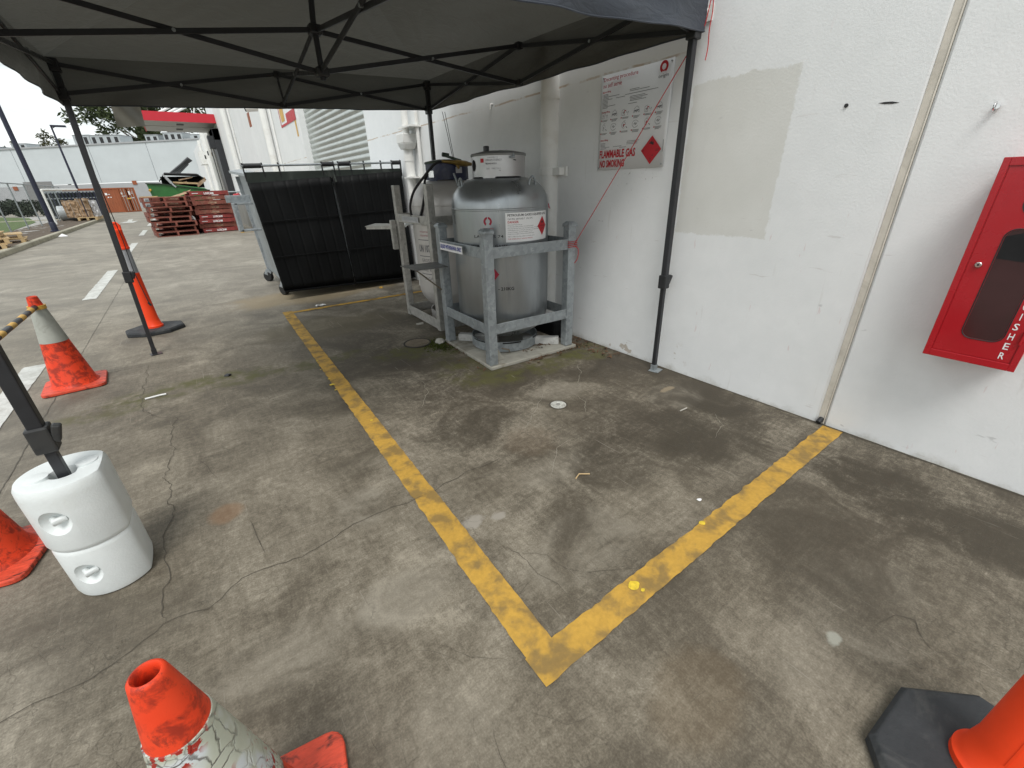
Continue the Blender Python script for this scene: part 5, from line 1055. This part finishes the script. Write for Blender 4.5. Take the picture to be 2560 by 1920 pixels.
for a, b, mid in (('FL', 'FR', 1.955), ('FR', 'BR', 2.030), ('BR', 'BL', 1.968), ('BL', 'FL', 1.93)):
    A_, B_ = EV[a], EV[b]; d = (B_ - A_).normalized(); o_ = V((d.y, -d.x, 0))
    def fn(u, v, A_=A_, B_=B_, za=VB[a], zb=VB[b], zm=mid, o_=o_):
        e = A_.lerp(B_, u); e.z += .012 * math.sin(math.pi * u); lin = za + (zb - za) * u; zz = lin + (zm - (za + zb) / 2) * math.sin(math.pi * u)
        p = V((e.x, e.y, e.z + (zz - e.z) * (1 - v)))
        w_ = (1 - v) * (.014 * math.sin(u * 23 + A_.x) + .010 * math.sin(u * 47 + 2)) * min(1, 8 * min(u, 1 - u)); k_ = .012 * math.sin(v * 9 + u * 14 + A_.y) * min(1, 8 * min(u, 1 - u)) * (1 - v)
        return p + o_ * (w_ + k_) + V((0, 0, .004 * v))
    m = M(); m.grid(fn, 64, 8); va = obj('valance', m, M_valance, gz, 60)
    m = M(); m.tube([fn(i / 48, 0) for i in range(49)], .004, 6); obj('hem', m, M_valance, va)
m = M(); m.grid(lambda u, v: V((-.224 + .178 * u + .012 * v, 4.89 + .02 * math.sin(u * 6 + v * 4), 1.955 - .165 * (1 - v) - .012 * (1 - u) * (1 - v))), 10, 8); obj('loose_flap', m, M_flap, gz, 60)

# cords
t = thing('guy_rope', 'thin red guy rope from the right gazebo corner down to the galvanised guard post', 'rope', (2.40, 2.49, .85))
m = M(); m.tube([(2.600, 1.712, 2.20), (2.585, 1.722, 2.06), (2.40, 2.488, .862)], .0028, 6); obj('cord', m, M_redrope, t)
m = M(); m.tube(smoothp([(2.600, 1.710, 2.20), (2.612, 1.706, 2.12), (2.608, 1.708, 2.04), (2.614, 1.706, 1.96), (2.610, 1.708, 1.90)]), .0028, 6); obj('loose_end', m, M_redrope, t)
m = M()
for z in (.845, .858, .871, .884): m.tube([(2.392 + dx, 2.534 + dy, z + .003 * i) for i, (dx, dy) in enumerate(((-.04, -.042), (.04, -.044), (.042, .04), (-.042, .042)))], .0035, 6, closed=True)
obj('knot', m, M_redrope, t)
m = M(); m.tube(smoothp([(2.39, 2.49, .85), (2.43, 2.475, .83), (2.435, 2.48, .76), (2.41, 2.488, .72)]), .003, 6); obj('tail', m, M_redrope, t)
m = M(); m.tube([(-.47, 4.84, 1.90), (-.52, 5.57, .92), (-.535, 5.60, .60), (-.52, 5.60, .36), (-.515, 5.595, .30)], .0035, 6); m.tube([(-.52, 5.598, .31), (-.505, 5.596, .275)], .010, 8)
obj('black_cord', m, M_blackrope, label='thin black cord hanging from the left gazebo corner over the orange bollard', cat='rope')
m = M(); m.tube([(2.56, 4.75, 2.02), (2.20, 3.95, 1.535)], .003, 6); m.tube([(2.59, 4.75, 2.02), (2.215, 3.955, 1.535)], .003, 6)
obj('black_cord', m, M_blackrope, label='doubled thin black cord from the back gazebo corner to the blue shroud lid', cat='rope')

# ------------------------------------------------------------------ cones, bar, bollards, leg weight
def cone(lab, x, y, rz, mat, collar, worn, h=.68):
    t = thing('traffic_cone', lab, 'traffic cone', (x, y, 0), rz, None, True)
    m = M(); pts = []
    for cx, cy, a0 in ((.138, .138, 0), (-.138, .138, 90), (-.138, -.138, 180), (.138, -.138, 270)):
        for k in range(5): a = R(a0 + k * 22.5); pts.append((cx + .04 * math.cos(a), cy + .04 * math.sin(a)))
    m.prism(pts, 0.004, .026); obj('base', m, M_cone_base, t, 0, bevel=.005)
    rt_ = .0245 if worn else .028; rr_ = lambda z: .126 + (rt_ - .126) * (z - .03) / (h - .03)
    za, zb = (.25, .53) if worn else (.355, .60)
    m = M(); m.lathe([(.142, .026), (.134, .034), (.126, .045), (rr_(za), za)], seg=64, top=False, bot=False); m.lathe([(rr_(zb), zb), (rr_(h - .012), h - .012), (rt_ + .0005, h - .004), (rt_ - .002, h), (rt_ - .005, h + .001), (rt_ - .008, h - .003), (rt_ - .009, h - .02), (rt_ + .01, h - .16)], seg=64, top=False, bot=False); m.lathe([(rr_(za) - .002, za - .001), (rr_(zb) - .002, zb + .001)], seg=64, top=False, bot=False); obj('cone_body', m, mat, t, 40)
    m = M(); m.lathe([(rr_(za) - .001, za), (rr_(za) + .0018, za + .001), (rr_(zb) + .0018, zb - .001), (rr_(zb) - .001, zb)], seg=64, top=False, bot=False); obj('reflective_collar', m, collar, t, 40)
    return t
cone('battered orange cone with cracked peeling reflective collar, at the bottom of the picture', -.228, .635, R(-9), M_orange_old, M_collar, True, .66)
cone('orange cone with plain grey collar and a yellow band, standing by the white dashed line', -1.0, 4.32, R(4), M_orange_old, M_tape_old, False)
cone('orange cone cut by the left edge beside the white leg weight', -.985, 2.20, R(-12), M_orange_old, M_tape_old, False)
t = thing('cone_bar', 'black and yellow striped barrier bar slung between two cones', 'barrier bar', (-1.0, 3.26, .61))
A_ = V((-1.0, 4.275, .612)); B_ = V((-.985, 2.25, .622)); m = M(); m.tube([A_, B_], .0165, 16); obj('tube', m, M_blackpl, t)
for k in range(9): m = M(); m.tube([A_.lerp(B_, .045 + k * .11), A_.lerp(B_, .045 + k * .11 + .045)], .0172, 16); obj('yellow_stripe', m, M_yellowtape, t)
for p in ((-1.0, 4.32, .604), (-.985, 2.20, .612)): m = M(); m.lathe([(.040, -.012), (.048, -.012), (.048, .014), (.040, .014), (.040, -.012)], p, 32, top=False, bot=False); obj('end_ring', m, M_yellowtape, t)
def bollard(lab, x, y, rz, ox=0., oy=0.):
    t = thing('bollard', lab, 'bollard', (x, y, 0), rz, 'orange T-top bollards', True)
    pts = []
    for k in range(8): a = R(22.5 + 45 * k); pts.append((ox + .262 * math.cos(a), oy + .215 * math.sin(a)))
    m = M(); vs = [V((ox + (a - ox) * k, oy + (b - oy) * k, z)) for k, z in ((.985, 0), (1, .006), (1, .032), (.95, .046)) for a, b in pts]; m.add(vs, [tuple(range(8))[::-1], tuple(range(24, 32))] + [(i * 8 + q, i * 8 + (q + 1) % 8, i * 8 + 8 + (q + 1) % 8, i * 8 + 8 + q) for i in range(3) for q in range(8)]); obj('base', m, M_rubber, t, 0, bevel=.004)
    m = M(); m.lathe([(.076, .040), (.076, .064), (.066, .074), (.056, .14), (.046, .585), (.048, .60), (.044, .602)], seg=48, top=False, bot=True); m.bar((-.054, 0, .14), (-.046, 0, .56), .006, .004); obj('post', m, M_orange, t, 40)
    m = M(); m.lathe([(.0455, .60), (.0435, .825)], seg=48, top=False, bot=False); obj('reflective_sleeve', m, M_grey_refl, t, 40)
    m = M(); m.lathe([(.044, .825), (.050, .828), (.050, .845), (.046, .848), (.0435, .985), (.046, .995), (.042, 1.005), (.026, 1.01)], seg=48, top=True, bot=False); obj('cap', m, M_orange, t, 40)
    m = M(); m.tube([(-.030, 0, 1.0), (-.036, 0, 1.035), (-.018, 0, 1.062), (.016, 0, 1.062), (.034, 0, 1.038), (.030, 0, 1.0)], .013, 10); m.bar((0, 0, 1.008), (0, 0, 1.05), .03, .022); obj('handle', m, M_orange, t)
    return t
bollard('orange bollard with grey sleeve and black base behind the left gazebo leg', -.548, 5.655, R(8)); bollard('orange bollard on a black rubber base cut by the bottom right corner', 1.165, -.237, R(-4), -.042, -.012)
# leg weight
t = thing('leg_weight', 'white two-tier plastic weight around the front left gazebo leg', 'weight', (-.56, 1.835, 0))
def wshape(s, z):
    pts = []
    for k in range(64):
        a = 2 * math.pi * k / 64; ca, sa = math.cos(a), math.sin(a); r = .122 * s
        x_, y_ = r * ca, r * sa
        lim = .098 * s
        x_ = min(x_, lim + .15 * (x_ - lim)) if x_ > lim else x_
        pts.append(V((-.558 + x_, 1.838 + y_, z)))
    return pts
m = M(); prof = [(.90, .0), (.965, .006), (1.0, .025), (1.005, .20), (.985, .212), (.965, .216), (1.0, .221), (1.04, .236), (1.035, .43), (1.02, .455), (.97, .468), (.90, .470), (.34, .462), (.30, .452), (.27, .38)]
vs = [p for s_, z in prof for p in wshape(s_, z)]; N_ = 64
m.add(vs, [(i * N_ + k, i * N_ + (k + 1) % N_, (i + 1) * N_ + (k + 1) % N_, (i + 1) * N_ + k) for i in range(len(prof) - 1) for k in range(N_)] + [tuple(range(N_))[::-1], tuple((len(prof) - 1) * N_ + k for k in range(N_))])
wb = obj('weight_body', m, M_whiteplast, t, 50)
cut = M()
for ang, z in ((-112, .345), (-112, .112)):
    c_ = V((-.558 + .150 * math.cos(R(ang)), 1.838 + .150 * math.sin(R(ang)), z)); pr = [(.053 * math.sin(math.pi * q / 12) if 0 < q < 12 else 0, -.053 * math.cos(math.pi * q / 12)) for q in range(13)]
    cut.lathe(pr, c_, 28, top=False, bot=False)
cu_o = obj('cutter', cut, M_whiteplast, t, 50); md = wb.modifiers.new('dimples', 'BOOLEAN'); md.object = cu_o; md.operation = 'DIFFERENCE'; md.solver = 'EXACT'
C.view_layer.update(); dg = C.evaluated_depsgraph_get(); nm = bpy.data.meshes.new_from_object(wb.evaluated_get(dg)); wb.modifiers.clear(); wb.data = nm; nm.set_sharp_from_angle(angle=R(32)); bpy.data.objects.remove(cu_o)
for ang, z in ((-112, .348), (-112, .115)):
    c_ = V((-.558 + .108 * math.cos(R(ang)), 1.838 + .108 * math.sin(R(ang)), z)); d = V((math.cos(R(ang)), math.sin(R(ang)), 0)); s_ = V((-d.y, d.x, 0)); m = M(); m.tube([c_ - d * .01 - s_ * .018, c_ + d * .012, c_ - d * .008 + s_ * .018], [.011, .013, .011], 12); obj('lock_knob', m, M_whiteplast, t)
for dx, dy in ((.058, .02), (-.062, -.01)): m = M(); m.lathe([(.030, .462), (.030, .4725), (.027, .4735), (.0, .4735)], (-.558 + dx, 1.838 + dy, 0), 28, top=False); obj('filler_cap', m, M_whiteplast, t)

# ------------------------------------------------------------------ wall sign
t = thing('procedure_sign', 'white decanting procedure sign with red lettering screwed to the warehouse wall', 'sign', (2.655, 2.235, 1.375))
SW, SH = .590, .590
def sbow(u): return .010 + .006 * math.sin(u / SW * math.pi * 2.2)
sgm = lambda u, v, o=0: V((WX - sbow(u) - o, 2.530 - u, 1.967 + v))
m = M(); m.grid(lambda u, v: sgm(u * SW, -SH + v * SH), 24, 2); pn = obj('sign_panel', m, M_signwhite, t, 60); q = pn.modifiers.new('thickness', 'SOLIDIFY'); q.thickness = .002; q.offset = -1 
sl = lambda u, v: sgm(u, v, .0035)
sl2 = lambda u, v: sgm(u, v, .0045)
lines('red_lettering', M_redsign, t, sl, [('Decanting procedure', .024, -.045, .292, .030, .004), ('no self serve', .022, -.076, .168, .026, .004)] + [(s_, .020, z, .078, .013, .02) for s_, z in (('Before filling', -.108), ('During filling', -.228), ('After filling', -.404))] + [('FLAMMABLE GAS', .021, -.513, .325, .052, .03), ('NO SMOKING', .026, -.575, .233, .050, .03)])
m = M(); ring_shape(m, sl, .517, -.035, .016, .032, -62, 242, 1.0); ring_shape(m, sl, .517, -.035, .016, .024, 242, 298, 1.0); obj('emblem', m, M_redsign, t, 0)
lines('grey_lettering', M_greyink, t, sl, [('origin', .480, -.096, .078, .024)]); rr = random.Random(11); m = M()
for k, (w_, z) in enumerate(((.31, -.116), (.39, -.124), (.15, -.132), (.46, -.140), (.20, -.148), (.36, -.156), (.38, -.164), (.34, -.172), (.37, -.180), (.12, -.188), (.30, -.196))): rect(m, sl, .026, z, .026 + w_, z + .0028); rect(m, sl, .019, z, .0215, z + .0028)
obj('small_print', m, M_greyink, t, 0); m = M()
for k, w_ in enumerate((.345, .33, .33, .20, .24)): rect(m, sl, .026, -.418 - .0085 * k, .026 + w_, -.4152 - .0085 * k)
obj('small_print', m, M_greyink, t, 0)
for row, z in enumerate((-.268, -.350)):
    for cidx in range(6):
        u0 = .016 + cidx * .0925; m = M()
        for q in range(2 + (cidx % 2)): rect(m, sl, u0 + .012, z - .006 * q - .004, u0 + .066 - .012 * q * rr.random(), z - .006 * q - .0015)
        obj('caption', m, M_greyink, t, 0)
m = M(); rect(m, sl, .572, -.50, .575, -.43); obj('small_print', m, M_greyink, t, 0)
for z in (-.268, -.350):
    for cidx in range(6): m = M(); ring_shape(m, sl, .021 + cidx * .0925, z - .003, 0, .0045, 0, 360, n=10); obj('red_bullet', m, M_redsign, t, 0)
    for cidx in (2, 4): m = M(); ring_shape(m, sl, .05 + cidx * .0925, z + .030, .004, .009, 30, 250, n=10); obj('red_mark', m, M_redsign, t, 0)
def stroke(m, fn, pts, w=.0016):
    for a, b in zip(pts, pts[1:]):
        d = V((b[0] - a[0], b[1] - a[1], 0)); L = d.length or 1e-6; s = V((-d.y, d.x, 0)) / L * w / 2; m.poly([fn(a[0] - s.x, a[1] - s.y), fn(b[0] - s.x, b[1] - s.y), fn(b[0] + s.x, b[1] + s.y), fn(a[0] + s.x, a[1] + s.y)])
for row, z in enumerate((-.258, -.340)):
    for cidx in range(6):
        u0 = .014 + cidx * .0925; kind = (cidx * 2 + row * 3) % 4; m = M()
        if kind == 0: stroke(m, sl, [(u0 + .01, z), (u0 + .01, z + .03), (u0 + .03, z + .036), (u0 + .034, z), (u0 + .01, z)]); stroke(m, sl, [(u0 + .04, z + .03), (u0 + .052, z + .012), (u0 + .066, z + .02), (u0 + .058, z)]); stroke(m, sl, [(u0 + .016, z + .018), (u0 + .028, z + .018), (u0 + .022, z + .008)], .003)
        elif kind == 1: ring_shape(m, sl, u0 + .035, z + .022, .024, .0258, 20, 330, .85); stroke(m, sl, [(u0 + .022, z + .02), (u0 + .034, z + .03), (u0 + .034, z + .016), (u0 + .048, z + .026)], .0032); stroke(m, sl, [(u0 + .025, z), (u0 + .05, z + .004)])
        elif kind == 2: stroke(m, sl, [(u0 + .012, z + .004), (u0 + .02, z + .03), (u0 + .04, z + .042), (u0 + .056, z + .028), (u0 + .062, z + .004)]); stroke(m, sl, [(u0 + .018, z + .016), (u0 + .056, z + .02)], .005); stroke(m, sl, [(u0 + .02, z + .006), (u0 + .028, z + .02), (u0 + .036, z + .006), (u0 + .046, z + .018), (u0 + .054, z + .004)], .0025)
        else: ring_shape(m, sl, u0 + .032, z + .024, .015, .0166, 0, 300, 1.2); stroke(m, sl, [(u0 + .05, z + .014), (u0 + .062, z + .004), (u0 + .056, z + .012)], .003); stroke(m, sl, [(u0 + .03, z + .03), (u0 + .036, z + .018), (u0 + .028, z + .016)], .004); stroke(m, sl, [(u0 + .03, z + .048), (u0 + .046, z + .05)])
        obj('line_drawing', m, M_greyink, t, 0)
m = M(); m.poly([sl(.394, -.4845), sl(.478, -.569), sl(.563, -.4845), sl(.478, -.400)]); dm = obj('hazard_diamond', m, M_redsign, t, 0)
m = M(); flame(m, sl2, .478, -.455, .038); rect(m, sl2, .461, -.466, .495, -.464); obj('flame_symbol', m, M_ink, dm, 0); lines('lettering', M_ink, dm, sl2, [('FLAMMABLE', .412, -.493, .132, .015), ('GAS', .456, -.520, .046, .015), ('2', .472, -.548, .012, .015)])
for u, v in ((.018, -.016), (.572, -.016), (.574, -.572), (.016, -.576)): m = M(); c_ = sgm(u, v); m.tube([c_ + V((.004, 0, 0)), c_ - V((.005, 0, 0))], .0045, 10); obj('screw', m, M_galv, t)

# ------------------------------------------------------------------ extinguisher cabinet
t = thing('extinguisher_cabinet', 'red metal fire extinguisher cabinet with a tinted window on the wall', 'cabinet', (2.57, .21, .58))
FX = 2.47; Y0, Y1, Z0, Z1 = .072, .347, .580, 1.342
m = M(); m.bb(FX + .006, WX, Y0 + .004, Y1 - .004, Z0 + .004, Z1 - .004); bx = obj('case', m, M_red, t, 0, bevel=.004)
m = M()
for a, b in (((Y0, Z0), (Y0 + .020, Z1)), ((Y1 - .020, Z0), (Y1, Z1)), ((Y0 + .020, Z0), (Y1 - .020, Z0 + .028)), ((Y0 + .020, Z1 - .028), (Y1 - .020, Z1))): m.bb(FX, FX + .012, a[0], b[0], a[1], b[1])
obj('door_frame', m, M_red, bx, 0, bevel=.0015)
m = M(); m.bb(FX + .004, FX + .008, Y0 + .0225, Y1 - .0225, Z0 + .0305, Z1 - .0305); dr = obj('door', m, M_red, t, 0, bevel=.0015)
def rrect(y0, y1, z0, z1, r, n_=6):
    out = []
    for cy, cz, a0 in ((y1 - r, z1 - r, 0), (y0 + r, z1 - r, 90), (y0 + r, z0 + r, 180), (y1 - r, z0 + r, 270)):
        for k in range(n_ + 1): a = R(a0 + 90 * k / n_); out.append((cy + r * math.cos(a), cz + r * math.sin(a)))
    return out
wy0, wy1, wz0, wz1 = .143, .257, .684, 1.100
m = M(); pts = rrect(wy0, wy1, wz0, wz1, .03); m.poly([V((FX + .0035, a, b)) for a, b in pts]); wn = obj('window', m, M_glassdark, dr, 0)
m = M(); m.poly([V((FX + .0030, wy0 + .001, .985)), V((FX + .0030, wy1 - .001, .995)), V((FX + .0030, wy1 - .001, 1.075)), V((FX + .0030, wy0 + .028, 1.104)), V((FX + .0030, wy0 + .001, 1.075))]); obj('extinguisher_shade', m, M_dark, wn, 0)
m = M(); m.tube([pV for pV in [V((FX + .0035, a, b)) for a, b in rrect(wy0 - .003, wy1 + .003, wz0 - .003, wz1 + .003, .033)]], .0022, 6, closed=True); obj('window_seal', m, M_blackpl, wn)
m = M(); m.tube([(FX + .004, .294, .967), (FX - .006, .294, .967)], .0105, 20); lk = obj('lock', m, M_chrome, dr, bevel=.002)
m = M(); m.tube([(FX - .0062, .294, .967), (FX - .0068, .294, .967)], .004, 10); obj('keyhole', m, M_ink, lk)
m = M(); cf = lambda u, v: V((FX + .0032, .1335 - u, v))
for k, ch in enumerate('EXTINGUISHER'): m = M(); write(m, ch, cf, .003 if ch != 'I' else .009, .6215 + .0395 * (11 - k), .015 if ch != 'I' else .003, .0265, bold=.01); obj('lettering', m, M_signwhite, dr, 0)
m = M(); m.poly([V((FX + .003, .203 + .047 * math.cos(k * .314), 1.19 + .047 * math.sin(k * .314))) for k in range(20)]); obj('emblem', m, M_ink, dr, 0)
for z in (.69, 1.2): m = M(); m.tube([(FX - .002, Y0 + .021, z), (FX - .002, Y0 + .021, z + .05)], .005, 10); obj('hinge', m, M_red, bx)

# ------------------------------------------------------------------ covers in the ground
t = thing('manhole_cover', 'round rusty cast iron cover set in the concrete by the nearer guard', 'manhole cover', (1.425, 3.485, 0))
m = M(); m.lathe([(.125, .0), (.125, .008), (.112, .008), (.110, .004)], (1.425, 3.485, 0), 48, top=False, bot=False); obj('rim', m, M_iron_dark, t)
m = M(); m.lathe([(.110, .002), (.110, .006), (.0, .006)], (1.425, 3.485, 0), 48, top=False, bot=False)
for i in range(-6, 7):
    for j in range(-6, 7):
        x, yy = i * .016, j * .016
        if math.hypot(x, yy) < .1: m.box((1.425 + x, 3.485 + yy, .008), (.011, .005, .004), R(45 if (i + j) % 2 else -45))
obj('plate', m, M_iron, t, 0)
t = thing('floor_cap', 'small round white cap set in the concrete floor in front of the guard', 'floor cap', (1.632, 1.785, 0))
m = M(); m.lathe([(.050, .001), (.050, .005), (.042, .007), (.026, .0065), (.024, .004), (.0, .004)], (1.632, 1.785, 0), 36, top=False, bot=False); obj('cap', m, pm('worn_white_metal', (.50, .50, .46), .6, .1, .25, 40, .2, (.14, .12, .09), .8), t)
m = M(); m.lathe([(.013, .004), (.013, .009), (.008, .009), (.008, .005), (.0, .005)], (1.632, 1.785, 0), 20, top=False, bot=False); obj('centre_boss', m, M_galv2, t)
m = M(); m.lathe([(.062, .0015), (.050, .0025)], (1.632, 1.785, 0), 36, top=False, bot=False); obj('dark_rim', m, M_crack, t)
